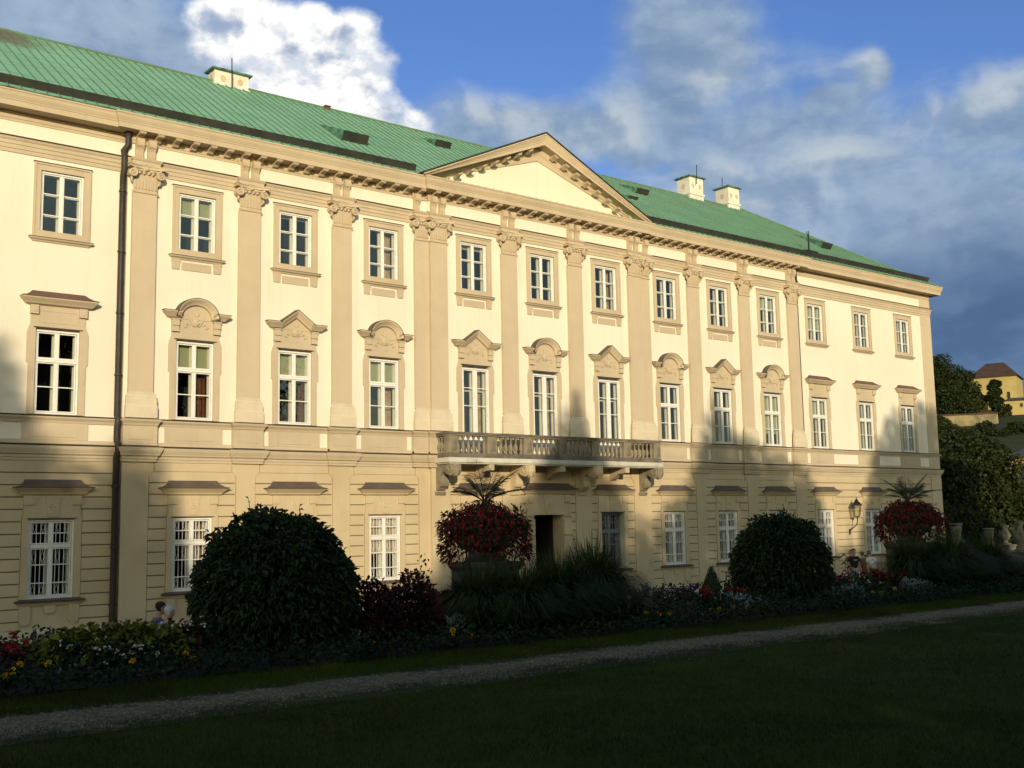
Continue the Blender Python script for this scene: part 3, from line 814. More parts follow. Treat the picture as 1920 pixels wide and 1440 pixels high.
for i, x in enumerate(WINX):
    wing = i < 3 or i > 11
    w = place(UP, x, ROOMU, ('apron',) if wing else ())
    if i in BLU: blind(Z(9.53) - BLU[i], Z(9.53), w)
    if i in (5, 8): put('curtain', curtain_mesh(Z(7.76), Z(9.5), .1, .5), w)
    kind = FKIND.get(i, 'flat')
    w = place(FI[kind], x, ROOMD if 'door' in kind else ROOMF)
    if i in (3, 4, 5): blind(Z(4.5), Z(5.25), w)
    if i == 11: blind(Z(3.6), Z(5.25), w)
    if i == 12: blind(Z(4.45), Z(5.25), w)
    if i in (3, 4): put('curtain', curtain_mesh(Z(3.1), Z(4.5 if i == 3 else 4.4), .05 if i == 3 else .3, .5, 'room_warm'), w)
    if i in (5, 6, 7, 13): put('curtain', curtain_mesh(Z(3.1), Z(5.2), .12, .5), w)
    if i == 7: pass
    elif i == 8: place(GD, x, ROOMG)
    else:
        w = place(GR, x, ROOMG)
        if i == 5: blind(Z(-.85), Z(.33), w, 'curtain', y=.27)
        if i in (3, 9): put('curtain', curtain_mesh(Z(-1.6), Z(.3), .2, .52), w)
# the main door
x = WINX[7]; yd = ywall(x)
b = MB()
for zt in (-2.9, -2.2, -1.6, -1.0, -.4): b.box(-1.0, -.62, -.075, 0, Z(zt), Z(zt + .57)); b.box(.70, 1.08, -.075, 0, Z(zt), Z(zt + .57))
b.prism([(-.98, Z(.25)), (-.62, Z(.25)), (-.62, Z(.30)), (.70, Z(.30)), (.70, Z(.25)), (1.06, Z(.25)), (1.06, Z(1.0)), (-.98, Z(1.0))], -.055, 0)
b.prism([(-.12, Z(.305)), (.20, Z(.305)), (.30, Z(.99)), (-.22, Z(.99))], -.10, 0)
b.tube([(q + .04, -.105, z) for q, z in spiral(0, Z(.62), .11, 1.5, 1)], .02, 5)
for s in (-.8, .88): b.box(s - .13, s + .13, -.11, 0, Z(.72), Z(.995))
surr = b.build('door_surround', MT['ground'], palace, loc=(x, yd, 0))
b = MB()
b.lofty(-.96, 1.04, 0, [(.06, Z(1.0)), (.12, Z(1.04)), (.14, Z(1.08)), (.24, Z(1.16)), (0, Z(1.17))])
b.cur = 1; vs = []
for hwid, p, z in ((1.24, .29, 1.172), (1.24, .29, 1.195), (1.12, .2, 1.225), (1.0, .1, 1.30), (.94, .0, 1.44)):
    vs += [(.04 - hwid, 0, Z(z)), (.04 - hwid, -p, Z(z)), (.04 + hwid, -p, Z(z)), (.04 + hwid, 0, Z(z))]
fs = [(0, 1, 2, 3)]
for i in range(4):
    a = 4 * i
    for j in range(3): fs.append((a + j, a + j + 1, a + j + 5, a + j + 4))
b.add(vs, fs); b.build('hood', [MT['ground'], MT['hood']], surr)
b = MB()
for xx in (-.62, .70): b.add([(xx, 0, Z(-2.95)), (xx, .55, Z(-2.95)), (xx, .55, Z(.3)), (xx, 0, Z(.3))], [(0, 1, 2, 3)])
b.add([(-.62, 0, Z(.3)), (.7, 0, Z(.3)), (.7, .55, Z(.3)), (-.62, .55, Z(.3))], [(0, 1, 2, 3)])
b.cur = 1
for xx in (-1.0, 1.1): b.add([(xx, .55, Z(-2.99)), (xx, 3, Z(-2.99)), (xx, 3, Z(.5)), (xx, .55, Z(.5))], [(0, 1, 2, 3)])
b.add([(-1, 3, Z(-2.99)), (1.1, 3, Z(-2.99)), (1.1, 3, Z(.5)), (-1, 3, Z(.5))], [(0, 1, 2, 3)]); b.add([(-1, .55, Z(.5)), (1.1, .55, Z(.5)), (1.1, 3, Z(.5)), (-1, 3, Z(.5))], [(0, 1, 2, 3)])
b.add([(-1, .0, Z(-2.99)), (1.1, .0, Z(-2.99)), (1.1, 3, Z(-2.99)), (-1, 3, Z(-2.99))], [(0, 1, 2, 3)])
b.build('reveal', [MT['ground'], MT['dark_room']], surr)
b = MB()       # the open leaf, folded back into the passage
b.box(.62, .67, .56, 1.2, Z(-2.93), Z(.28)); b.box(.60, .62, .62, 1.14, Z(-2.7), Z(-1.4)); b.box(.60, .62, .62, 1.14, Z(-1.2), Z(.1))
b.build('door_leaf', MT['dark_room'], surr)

# ------------------------------------------------------------------ balcony
BX0, BX1, BP = 20.42, 30.13, 1.15
balc = MB()
balc.lofty(BX0 + .12, BX1 - .12, YM, [(BP - .25 - .12, Z(1.955)), (BP - .2 - .12, Z(1.99)), (BP - .1 - .12, Z(2.0)), (BP - .12, Z(2.03)), (BP - .12, Z(2.12)), (BP - .16, Z(2.135))]) if False else None
def slab(b, p, z0, z1, g=0.0): b.box(BX0 - g, BX1 + g, -p, YM + .15, Z(z0), Z(z1))
slab(balc, BP - .06, 1.955, 2.0, -.06); slab(balc, BP, 2.0005, 2.13); slab(balc, BP - .03, 2.1305, 2.15, -.03)
balcony = balc.build('balcony', MT['fascia'], palace)
b = MB()
def rail_run(z0, z1, t, mat_mb):
    yf = -BP + .05
    mat_mb.box(BX0 + .04, BX1 - .04, yf, yf + t, Z(z0), Z(z1))
    for xa in (BX0 + .04, BX1 - .04 - t): mat_mb.box(xa, xa + t, yf + t + .001, YM - .001, Z(z0), Z(z1))
rail_run(2.152, 2.30, .24, b); b.build('plinth_course', MT['stone_dark'], balcony)
b = MB(); rail_run(2.852, 2.90, .20, b); b.build('rail', MT['stone'], balcony)
b = MB(); yf = -BP + .02
b.box(BX0 + .01, BX1 - .01, yf, yf + .27, Z(2.902), Z(2.97))
for xa in (BX0 + .01, BX1 - .28): b.box(xa, xa + .27, yf + .271, YM - .001, Z(2.902), Z(2.97))
b.build('handrail', MT['stone_dark'], balcony)
PIER = np.linspace(BX0 + .22, BX1 - .22, 7)
pm = MB(); pm.box(-.17, .17, -.09, .11, Z(2.302), Z(2.85)); pm.box(-.11, .11, -.10, 0, Z(2.38), Z(2.77)); pme = pm.mesh('pier', MT['stone'])
bl = MB()
bl.lathe((0, 0, 0), [(.055, 0), (.06, .02), (.06, .05), (.035, .07), (.045, .10), (.066, .16), (.068, .20), (.05, .27), (.03, .34), (.026, .40), (.045, .42), (.03, .44), (.035, .47), (.06, .50), (.06, .548)], 10)
ble = bl.mesh('baluster', MT['stone'], True)
yb = -BP + .16
for k, xx in enumerate(PIER):
    put('pier', pme, balcony, (float(xx), yb, 0))
    if k < 6:
        for j in range(6):
            put('baluster', ble, balcony, (float(xx + .17 + .075 + (PIER[1] - PIER[0] - .49) * j / 5), yb, Z(2.302)))
for xx in (BX0 + .15, BX1 - .15):
    for j in range(4): put('baluster', ble, balcony, (xx, yb + .27 + .16 * j, Z(2.302)))
# scroll corbels and the plain beams between them
cb = MB()
def scroll_poly():
    p = [(0, 1.95), (-.98, 1.95), (-1.04, 1.90)]
    p += [(-.86 - .19 * math.cos(t), 1.76 - .19 * math.sin(t)) for t in np.linspace(0.2, 2.2, 9)]
    p += [(-.62, 1.63), (-.52, 1.70), (-.42, 1.70), (-.36, 1.60), (-.36, 1.45), (-.40, 1.34), (-.36, 1.25), (-.24, 1.22), (-.16, 1.14), (0, 1.10)]
    return [(y, Z(z)) for y, z in p]
cb.prismx(scroll_poly(), -.145, .145)
for s in (-1, 1):
    cb.tube([(s * .15, -.86 + .15 * (1 - t * .8) * math.cos(t * 11), Z(1.77) + .15 * (1 - t * .8) * math.sin(t * 11)) for t in np.linspace(0, 1, 24)], .025, 5)
    cb.tube([(s * .15, -.30 + .09 * (1 - t * .8) * math.cos(-t * 10 + 2), Z(1.34) + .09 * (1 - t * .8) * math.sin(-t * 10 + 2)) for t in np.linspace(0, 1, 18)], .02, 5)
cb.box(-.13, .13, -1.05, -.9, Z(1.83), Z(1.95))
cb.tube([(0, -1.02, Z(1.9)), (0, -1.06, Z(1.75)), (0, -.98, Z(1.6)), (0, -.85, Z(1.56))], [.06, .08, .07, .04], 8)
cb.prismx([(0, Z(.98)), (-.12, Z(.98)), (-.15, Z(1.08)), (0, Z(1.10))], -.19, .19)
cbe = cb.mesh('scroll_corbel', MT['stone'])
cbe2 = cb.mesh('scroll_corbel', MT['ground'])
for k, xx in enumerate((20.68, 23.74, 26.84, 29.88)): put('scroll_corbel', cbe if k in (0, 3) else cbe2, balcony, (xx, YM, 0))
bm_ = MB(); bm_.prismx([(0, Z(1.95)), (-.86, Z(1.95)), (-.86, Z(1.76)), (-.45, Z(1.72)), (-.2, Z(1.55)), (0, Z(1.5))], -.10, .10); bme = bm_.mesh('beam', MT['trim'])
for xx in (22.2, 25.28, 28.36): put('beam', bme, balcony, (xx, YM, 0))

# ------------------------------------------------------------------ central gable
GX0, GXC, GX1 = 20.30, 25.14, 29.95
GZ0, GZA = Z(11.44), Z(13.77)
PROF = [(0, -.80), (.035, -.80), (.045, -.74), (.045, -.60), (.08, -.54), (.10, -.47), (.10, -.36), (.46, -.36), (.465, -.24), (.48, -.23), (.485, -.19), (.52, -.11), (.54, -.05), (.56, -.04), (.56, 0), (0, .0)]
b = MB()
b.sweep([(GX0 - .45, GZ0), (GXC, GZA + .1), (GX1 + .45, GZ0)], PROF, YM)
# trim the feet of the raking cornice to the top of the level cornice
b.v = [(x, y, max(z, Z(11.40))) for x, y, z in b.v]
gable = b.build('gable_cornice', MT['trim'], palace)
b = MB(); b.prism([(GX0 + .2, Z(11.42)), (GX1 - .2, Z(11.42)), (GXC, GZA - .25)], YM, YM + .3); b.build('tympanum', MT['white'], palace)
sl_ = math.atan2(GZA + .1 - GZ0, GXC - GX0 + .45)
gm_ = MB(); gm_.prismx([(0, .001), (-.32, .001), (-.32, -.055), (-.27, -.065), (-.16, -.085), (-.08, -.12), (0, -.12)], -.085, .085); gm_.box(-.10, .10, -.335, 0, -.02, .002); gme = gm_.mesh('modillion', MT['trim'])
for s in (-1, 1):
    for k in range(8):
        t = .20 + k * .098
        xx = GX0 - .45 + (GXC - GX0 + .45) * t; zz = GZ0 + (GZA + .1 - GZ0) * t - .362 / math.cos(sl_)
        if s > 0: xx = GXC + (GXC - xx)
        o = put('modillion', gme, gable, (xx, YM - .095, zz)); o.rotation_euler = (0, (sl_ if s > 0 else -sl_), 0)
# flashing over the rakes and the little roof behind
b = MB()
b.sweep([(GX0 - .5, GZ0 - .01), (GXC, GZA + .115), (GX1 + .5, GZ0 - .01)], [(-.3, .002), (.58, .002), (.58, .05), (-.3, .06)], YM)
b.build('gable_flashing', MT['gutter'], palace)

# ------------------------------------------------------------------ roof
EZ, RZ = Z(11.42), 18.86
EY, RY = -.47, 6.25
RX0, RX1 = XL - .4, XR + .42
pit = (RZ - EZ) / (RY - EY)
HIP = RY - EY
b = MB()
A = [(RX0, EY, EZ), (RX1, EY, EZ), (RX1, DEPTH + .4, EZ), (RX0, DEPTH + .4, EZ), (RX0 + HIP, RY, RZ), (RX1 - HIP, RY, RZ)]
b.add(A, [(0, 1, 5, 4), (1, 2, 5), (2, 3, 4, 5), (3, 0, 4)])
b.add([(x, y, z - .03) for x, y, z in A[:4]], [(0, 1, 2, 3)])
b.cur = 1
L = math.hypot(RY - EY, RZ - EZ)
def onroof(x, y, h=0.0):
    return Vector((x, y - h * math.sin(math.atan(pit)), EZ + (y - EY) * pit + h * math.cos(math.atan(pit))))
x = RX0 + .3
while x < RX1 - .2:
    yt = EY + min(HIP, x - RX0, RX1 - x)
    if x > GX0 - .3 and x < GX1 + .3: pass
    p0, p1 = onroof(x, EY + .02), onroof(x, yt)
    n_ = Vector((0, -math.sin(math.atan(pit)), math.cos(math.atan(pit))))
    j = random.uniform(-.012, .012)
    q = [p0 + Vector((-.012, 0, 0)), p0 + Vector((.012, 0, 0)), p1 + Vector((.012 + j, 0, 0)), p1 + Vector((-.012 + j, 0, 0))]
    b.add(q + [v + n_ * .028 for v in q], [(0, 1, 5, 4), (1, 2, 6, 5), (2, 3, 7, 6), (3, 0, 4, 7), (4, 5, 6, 7)])
    x += .325
# seams of the right hip and ridge rolls
b.tube([(RX0 + HIP, RY, RZ), (RX1 - HIP, RY, RZ)], .07, 6)
for e in ((RX0, RX0 + HIP), (RX1, RX1 - HIP)): b.tube([(e[0], EY, EZ), (e[1], RY, RZ)], .05, 6)
roof = b.build('roof', [MT['roof'], MT['seam']], palace)
# cross roof behind the gable
b = MB()
za = GZA + .13
yr = EY + (za - EZ) / pit
b.add([(GX0 - .45, YM - .3, GZ0), (GXC, YM - .3, za), (GX1 + .45, YM - .3, GZ0), (GXC, yr, za), (GX0 - .45, EY + .05, GZ0 + .02), (GX1 + .45, EY + .05, GZ0 + .02)], [(0, 1, 3, 4), (1, 2, 5, 3)])
b.build('gable_roof', MT['roof'], roof)
# box gutter lying on the roof above the eave, snapped off at the gable
def gut(x0, x1):
    gt = MB()
    for k, (a0, a1) in enumerate(((x0, x1),)):
        y = EY + .44
        p = onroof(0, y)
        gt.prismx([(p.y - .05, p.z - .03), (p.y - .15, p.z + .17), (p.y - .11, p.z + .20), (p.y + .14, p.z + .14), (p.y + .02, p.z + .02)], a0, a1)
    gt.build('gutter', MT['gutter'], roof)
gut(RX0 + .35, GX0 - .35); gut(GX1 + .35, RX1 - .45)
for xa, xb in ((RX0 - .08, GX0 - .5), (GX1 + .5, RX1 + .08)):
    b = MB(); b.box(xa, xb, EY - .10, EY + .03, EZ - .012, EZ + .012); b.build('eave_flashing', MT['patina'], roof)
def chimney(x, y, w, dp, zt, h2):
    zb = RZ - abs(y - RY) * pit - .5
    c = MB()
    c.box(x - w / 2, x + w / 2, y - dp / 2, y + dp / 2, zb, zt - .62 * h2)
    c.box(x - w / 2 - .04, x + w / 2 + .04, y - dp / 2 - .04, y + dp / 2 + .04, zt - .62 * h2 + .001, zt - .55 * h2)
    c.box(x - w / 2 + .01, x + w / 2 - .01, y - dp / 2 + .01, y + dp / 2 - .01, zt - .55 * h2 + .001, zt)
    o = c.build('chimney', MT['chim'], roof)
    for fx in (-.25, .25):      # arched smoke vents, front and left faces
        for (dx, dy, front) in ((fx * w, -dp / 2, True),):
            pts = [(x + dx + .10 * math.cos(t), zt - .30 * h2 + .12 * math.sin(t)) for t in np.linspace(0, 2 * math.pi, 13)[:-1]]
            c = MB(); c.prism(pts, y + dy - .004, y + dy + .05); c.build('vent', MT['trim'], o)
    c = MB()
    pts = [(y + .12 * math.cos(t), zt - .30 * h2 + .15 * math.sin(t)) for t in np.linspace(0, 2 * math.pi, 13)[:-1]]
    c.prismx(pts, x - w / 2 + .005, x - w / 2 + .05)
    c.build('vent', MT['trim'], o)
    c = MB(); c.lofty(x - w / 2, x + w / 2, y - dp / 2, [(.10, zt), (.11, zt + .05), (-.25, zt + .13)], back=dp + .10); c.build('chimney_cap', MT['patina'], o)
    return o
def rx(px, py, dd): return W(px, py, dd)
c0 = W(434, 150, 36.1)
chimney(c0.x, RY + .1, 1.32, .55, W(434, 137, 36.1).z, .95)
for px, pt in ((1297, 329), (1367, 348)):
    c0 = W(px + 9, pt + 4, 36.1); chimney(c0.x, RY + .3, 1.0 if px < 1320 else .86, .85, c0.z, 1.45)
for px, p0, p1, dd in ((435, 166, 109, 35.8), (1306, 345, 309, 36), (1354, 350, 334, 36)):
    a = W(px, p0, dd); t = W(px, p1, dd); b = MB(); b.tube([a, t], .02, 5); b.build('lightning_rod', MT['iron'], roof)
b = MB(); a = W(617, 212, 36); b.box(a.x - .09, a.x + .09, 6.1, 6.3, a.z - .2, a.z + .28); b.box(a.x - .12, a.x + .12, 6.06, 6.34, a.z + .28, a.z + .33); b.build('roof_vent', MT['hood_red'], roof)
def hatch(px, py, dd, w, ln, h):
    # find the roof point seen at that pixel
    wdir = pdir(px, py); 
    t = (EZ - 3.0 + (30 - EY - .0) * -pit * -1 * 0 + 0) if False else None
    # solve CAM + s*dir on plane z = EZ + (y-EY)*pit
    s = (EZ - EY * pit - CAM.z + CAM.y * pit) / (wdir[2] - wdir[1] * pit)
    p = CAM + Vector(wdir) * s
    n_ = Vector((0, -math.sin(math.atan(pit)), math.cos(math.atan(pit)))); u_ = Vector((0, math.cos(math.atan(pit)), math.sin(math.atan(pit))))
    c = MB()
    f0, f1 = p + Vector((-w / 2, 0, 0)), p + Vector((w / 2, 0, 0))
    vs = [f0, f1, f1 + n_ * h, f0 + n_ * h, p + u_ * ln + Vector((-w / 2 - .05, 0, 0)), p + u_ * ln + Vector((w / 2 + .05, 0, 0))]
    c.add(vs, [(3, 2, 5, 4), (0, 3, 4), (1, 5, 2)])
    vs2 = [v - n_ * .02 for v in (f0 + n_ * h, f1 + n_ * h)] 
    c.cur = 1
    g = Vector((0, .02, 0))
    c.add([f0 + g, f1 + g, f1 + n_ * h + g, f0 + n_ * h + g], [(0, 1, 2, 3)])
    c.build('roof_hatch', [MT['patina'], MT['gutter']], roof)
hatch(664, 268, 33, 1.0, 1.9, .35); hatch(829, 277, 34, .75, 1.0, .28); hatch(1203, 365, 33, .8, 1.3, .28); hatch(1548, 467, 32, .8, 1.9, .32); hatch(1186, 374, 32, .6, .5, .15)
# ventilation pipe with a slanted stay on the right slope
b = MB(); a = W(1517, 470, 30.6); b.tube([a, a + Vector((0, 0, .55)), a + Vector((.06, 0, .95))], [.045, .04, .015], 6); b.tube([a + Vector((0, 0, .55)), a + Vector((-.12, 0, .9))], .02, 5); b.box(a.x - .25, a.x + .55, a.y - .1, a.y + .25, a.z - .1, a.z + .0); b.build('vent_pipe', MT['iron'], roof)

# drainpipes
def drain(x, y0, off):
    d = MB()
    if off < 0:     # slim pipe that ends on the sill moulding
        d.lathe((x - .1, y0 - .17, Z(10.86)), [(.06, 0), (.09, .05), (.09, .12), (.10, .15)], 12)
        d.tube([(x - .1, y0 - .17, Z(10.9)), (x - .1, y0 - .17, Z(10.62)), (x, y0 - .10, Z(10.45)), (x, y0 - .18, Z(10.3)), (x, y0 - .18, Z(9.9)), (x, y0 - .08, Z(9.75)), (x, y0 - .08, Z(3.4)), (x, y0 - .04, Z(3.3))], .05, 10)
        return d
    d.lathe((x + .1 * off, y0 - .17, Z(10.86)), [(.08, 0), (.12, .05), (.12, .12), (.14, .15)], 12)
    d.tube([(x + .1 * off, y0 - .17, Z(10.9)), (x + .1 * off, y0 - .17, Z(10.62)), (x, y0 - .10, Z(10.45)), (x, y0 - .19, Z(10.3)), (x, y0 - .19, Z(9.9)), (x, y0 - .1, Z(9.75)), (x, y0 - .1, Z(3.1)), (x, y0 - .19, Z(2.98)), (x, y0 - .19, Z(2.9)), (x, y0 - .12, Z(2.75)), (x, y0 - .12, Z(2.42)), (x, y0 - .25, Z(2.3)), (x, y0 - .25, Z(2.12)), (x, y0 - .12, Z(1.95)), (x, y0 - .12, .2)], .085, 12)
    for z in (9.3, 7.6, 5.9, 4.2, 1.2, -.4, -1.9): d.lathe((x, y0 - .11, Z(z)), [(.095, -.03), (.105, -.02), (.105, .02), (.095, .03)], 12)
    return d
drain(10.28, YW, 1).build('drainpipe', MT['pipe'], palace, True)
drain(40.05, YW, -1).build('drainpipe', MT['pipe'], palace, True)

# ================================================================== GROUND
LAWN = 1.25
def ground_z(x, y):
    if y < -12.6: z = LAWN
    elif y < -10.2: t = (y + 12.6) / 2.4; z = LAWN * (1 - t * t * (3 - 2 * t))
    else: z = 0.0
    return z
def grid_mesh(name, xs, ys, zf, m_, smooth=True):
    vs = [(x, y, zf(x, y)) for y in ys for x in xs]; n = len(xs)
    fs = [(j * n + i, j * n + i + 1, (j + 1) * n + i + 1, (j + 1) * n + i) for j in range(len(ys) - 1) for i in range(n - 1)]
    me = bpy.data.meshes.new(name); me.from_pydata(vs, [], fs); me.materials.append(m_)
    if smooth: me.polygons.foreach_set('use_smooth', [True] * len(fs))
    return me
MT['lawn'] = mat('lawn_soil', (.026, .038, .004), .95, (.044, .056, .008), .8, .6, 55, spec=.05)
MT['walk'] = mat('palace_walk_gravel', (.26, .225, .165), .95, (.20, .17, .12), 1.5, .3, 120)
MT['earth'] = mat('bed_earth', (.030, .022, .014), .95, (.016, .013, .009), 4, .6, 40)
def gravel_extra(b, vec, c):
    v = b.n('ShaderNodeTexVoronoi'); v.inputs['Scale'].default_value = 34; b.nt.links.new(vec, v.inputs['Vector'])
    s = b.n('ShaderNodeSeparateColor'); b.nt.links.new(v.outputs['Color'], s.inputs[0])
    c = b.mix(b.m('MULTIPLY', b.step(s.outputs[0], .45, 1.0), .8), c, (.34, .285, .185, 1))
    c = b.mix(b.m('MULTIPLY', b.step(s.outputs[1], .6, 1.0), .8), c, (.075, .065, .05, 1))
    s2 = b.n('ShaderNodeSeparateXYZ'); b.nt.links.new(vec, s2.inputs[0])
    off = b.m('ABSOLUTE', b.m('ADD', s2.outputs[1], 18.95))          # worn grass creeping in from both edges
    k = b.step(b.m('ADD', off, b.m('ADD', b.m('MULTIPLY', b.m('SUBTRACT', b.noise(vec, 1.1, 8, .7), .5), 3.1), b.m('MULTIPLY', b.m('SUBTRACT', b.noise(vec, 9, 5, .7), .5), 1.0))), .36, .66)
    return b.mix(b.m('MULTIPLY', k, .95), c, (.020, .032, .008, 1))
MT['gravel'] = mat('gravel', (.165, .122, .055), .95, (.11, .08, .036), 2.0, .8, 90, extra=gravel_extra)
xs = [-900, -300, -120, -60] + list(np.arange(-40, 90, 3.0)) + [110, 150, 300, 900]
ys = [-900, -300, -120, -70, -40, -25, -18] + list(np.arange(-13.0, -9.8, .3)) + [-8, -4, 0, 6, 20, 60, 120, 300, 900]
struct(put('ground', grid_mesh('ground', xs, ys, ground_z, MT['lawn'])))
struct(put('palace_walk', grid_mesh('palace_walk', [-60, 0, 40, 90], [-9.6, -4, 0.3], lambda x, y: .006, MT['walk'])))
# gravel strip between lawn and verge, ragged edges
PY0, PY1 = -19.85, -18.10
gx = np.arange(-8, 60, .22)
vs, fs = [], []
w1 = np.cumsum(rng.normal(0, .03, len(gx))); w2 = np.cumsum(rng.normal(0, .03, len(gx)))
sm = lambda a: (a - np.convolve(a, np.ones(25) / 25, 'same')) 
w1, w2 = sm(w1), sm(w2)
for i, x in enumerate(gx): vs += [(x, PY0 + float(w1[i]), LAWN + .006), (x, (PY0 + PY1) / 2, LAWN + .012), (x, PY1 + float(w2[i]), LAWN + .006)]
for i in range(len(gx) - 1): fs += [(3*i, 3*i+3, 3*i+4, 3*i+1), (3*i+1, 3*i+4, 3*i+5, 3*i+2)]
me = bpy.data.meshes.new('gravel_path'); me.from_pydata(vs, [], fs); me.materials.append(MT['gravel']); struct(put('gravel_path', me))
# raised flower bed soil
BF, BB = -17.02, -12.7
struct(put('flower_bed', grid_mesh('flower_bed', list(np.arange(-8, 46, .5)), list(np.arange(BF, BB + .05, .3)), lambda x, y: LAWN + .02 + .16 * math.sin(math.pi * (y - BF) / (BB - BF)) + .02 * math.sin(x * 3 + y * 5), MT['earth'])))

# ------------------------------------------------------------------ foliage tools
def fast_mesh(name, V, F, mats, mi=None, smooth=False):
    """V (n,3) array, F (m,k) array of equal sized faces"""
    me = bpy.data.meshes.new(name)
    V = np.asarray(V, dtype=np.float32); F = np.asarray(F, dtype=np.int32)
    me.vertices.add(len(V)); me.vertices.foreach_set('co', V.ravel())
    k = F.shape[1]
    me.loops.add(F.size); me.loops.foreach_set('vertex_index', F.ravel())
    me.polygons.add(len(F)); me.polygons.foreach_set('loop_start', np.arange(0, F.size, k, dtype=np.int32))
    try: me.polygons.foreach_set('loop_total', np.full(len(F), k, dtype=np.int32))
    except Exception: pass
    for m_ in (mats if isinstance(mats, (list, tuple)) else [mats]): me.materials.append(m_)
    if mi is not None: me.polygons.foreach_set('material_index', np.asarray(mi, dtype=np.int32))
    if smooth: me.polygons.foreach_set('use_smooth', [True] * len(F))
    me.update(calc_edges=True); me.validate()
    return me
def unit(a): return a / np.maximum(np.linalg.norm(a, axis=-1, keepdims=True), 1e-9)
def leaf_arrays(P, D, L, wid, droop=.25, curl=.2):
    """one pointed leaf (two quads folded along the midrib) per point: P base, D direction, L length"""
    n = len(P); D = unit(D); L = np.broadcast_to(np.asarray(L, float).reshape(-1, 1), (n, 1))
    A = unit(np.cross(D, unit(rng.normal(size=(n, 3)) + np.array([0, 0, .6]))))
    N = np.cross(A, D); wv = A * L * wid
    mid = P + D * L * .48 + N * L * curl * .35; tip = P + D * L + np.array([0, 0, -1.0]) * L * droop
    e1 = P + D * L * .45 + wv; e2 = P + D * L * .45 - wv
    V = np.stack([P, e1, tip, e2, mid], 1).reshape(-1, 3)
    b = np.arange(n)[:, None] * 5
    F = np.concatenate([b + np.array([0, 1, 2, 4]), b + np.array([0, 4, 2, 3])], 0)
    return V, F
def merge(parts):
    Vs, Fs, o = [], [], 0
    for V, F in parts: Vs.append(V); Fs.append(F + o); o += len(V)
    return np.concatenate(Vs), np.concatenate(Fs)
def ell_points(n, c, r, shell=.55, zmin=-1.0):
    """points in an ellipsoid, crowded towards its skin, with outward directions"""
    d = unit(rng.normal(size=(int(n * 2.2), 3))); d = d[d[:, 2] > zmin][:n]
    k = shell + (1 - shell) * rng.random((len(d), 1)) ** .6
    return np.asarray(c) + d * k * np.asarray(r), d
def leafmat(name, cols, rough=.6, trans=.25, spec=.12, patch=0.0):
    def patchy(b, vec, c):
        k = b.step(b.noise(vec, .55, 6, .65, .6), .34, .66)
        return b.mix(b.m('MULTIPLY', k, patch), c, tuple(q * .38 for q in cols[0]) + (1,))
    M = mat(name, cols[0], max(rough, .65), island=cols, spec=spec, extra=patchy if patch else None)
    return M
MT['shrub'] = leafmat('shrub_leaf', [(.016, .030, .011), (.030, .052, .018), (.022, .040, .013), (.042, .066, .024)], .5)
MT['redleaf'] = leafmat('dark_red_leaf', [(.035, .012, .014), (.07, .018, .022), (.025, .012, .012), (.05, .02, .018)], .55)
MT['grassblade'] = leafmat('ornamental_grass_blade', [(.030, .052, .014), (.052, .080, .022), (.04, .064, .017), (.085, .105, .036)], .55)
MT['turf'] = leafmat('turf_blade', [(.040, .062, .004), (.062, .090, .007), (.056, .082, .006), (.105, .12, .016)], .7, patch=.75)
MT['coleus'] = leafmat('yellow_green_leaf', [(.13, .14, .02), (.21, .21, .03), (.095, .12, .018), (.17, .15, .035)], .55)
MT['darkgreen'] = leafmat('dark_bedding_leaf', [(.014, .028, .012), (.026, .045, .018), (.02, .035, .013)], .6)
MT['silver'] = leafmat('silver_leaf', [(.22, .27, .26), (.30, .35, .34), (.18, .23, .22)], .8)
MT['redbloom'] = leafmat('red_bloom', [(.40, .02, .02), (.55, .035, .035), (.30, .014, .018), (.48, .07, .055)], .5)
MT['whitebloom'] = leafmat('white_bloom', [(.75, .76, .72), (.82, .82, .80), (.66, .70, .62)], .6)
MT['yellowbloom'] = leafmat('yellow_bloom', [(.78, .44, .02), (.85, .52, .03), (.70, .36, .015)], .55)
MT['spike'] = leafmat('violet_spike', [(.07, .045, .13), (.045, .03, .09), (.10, .06, .16)], .6)
MT['stem'] = mat('stem', (.05, .055, .025), .8)
MT['palm'] = leafmat('palm_leaflet', [(.045, .062, .028), (.075, .095, .045), (.06, .075, .03)], .5)
MT['bark'] = mat('bark', (.06, .045, .032), .95, (.035, .027, .02), 5, .6, 25)
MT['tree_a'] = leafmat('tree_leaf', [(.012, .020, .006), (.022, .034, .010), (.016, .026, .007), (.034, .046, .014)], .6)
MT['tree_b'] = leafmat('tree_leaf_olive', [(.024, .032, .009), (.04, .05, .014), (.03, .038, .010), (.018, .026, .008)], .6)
MT['urnstone'] = mat('mossy_urn_stone', (.13, .12, .095), .9, (.06, .06, .045), 3, .4, 30)
MT['vasestone'] = mat('pale_vase_stone', (.21, .19, .14), .9, (.10, .095, .07), 3, .3, 25)

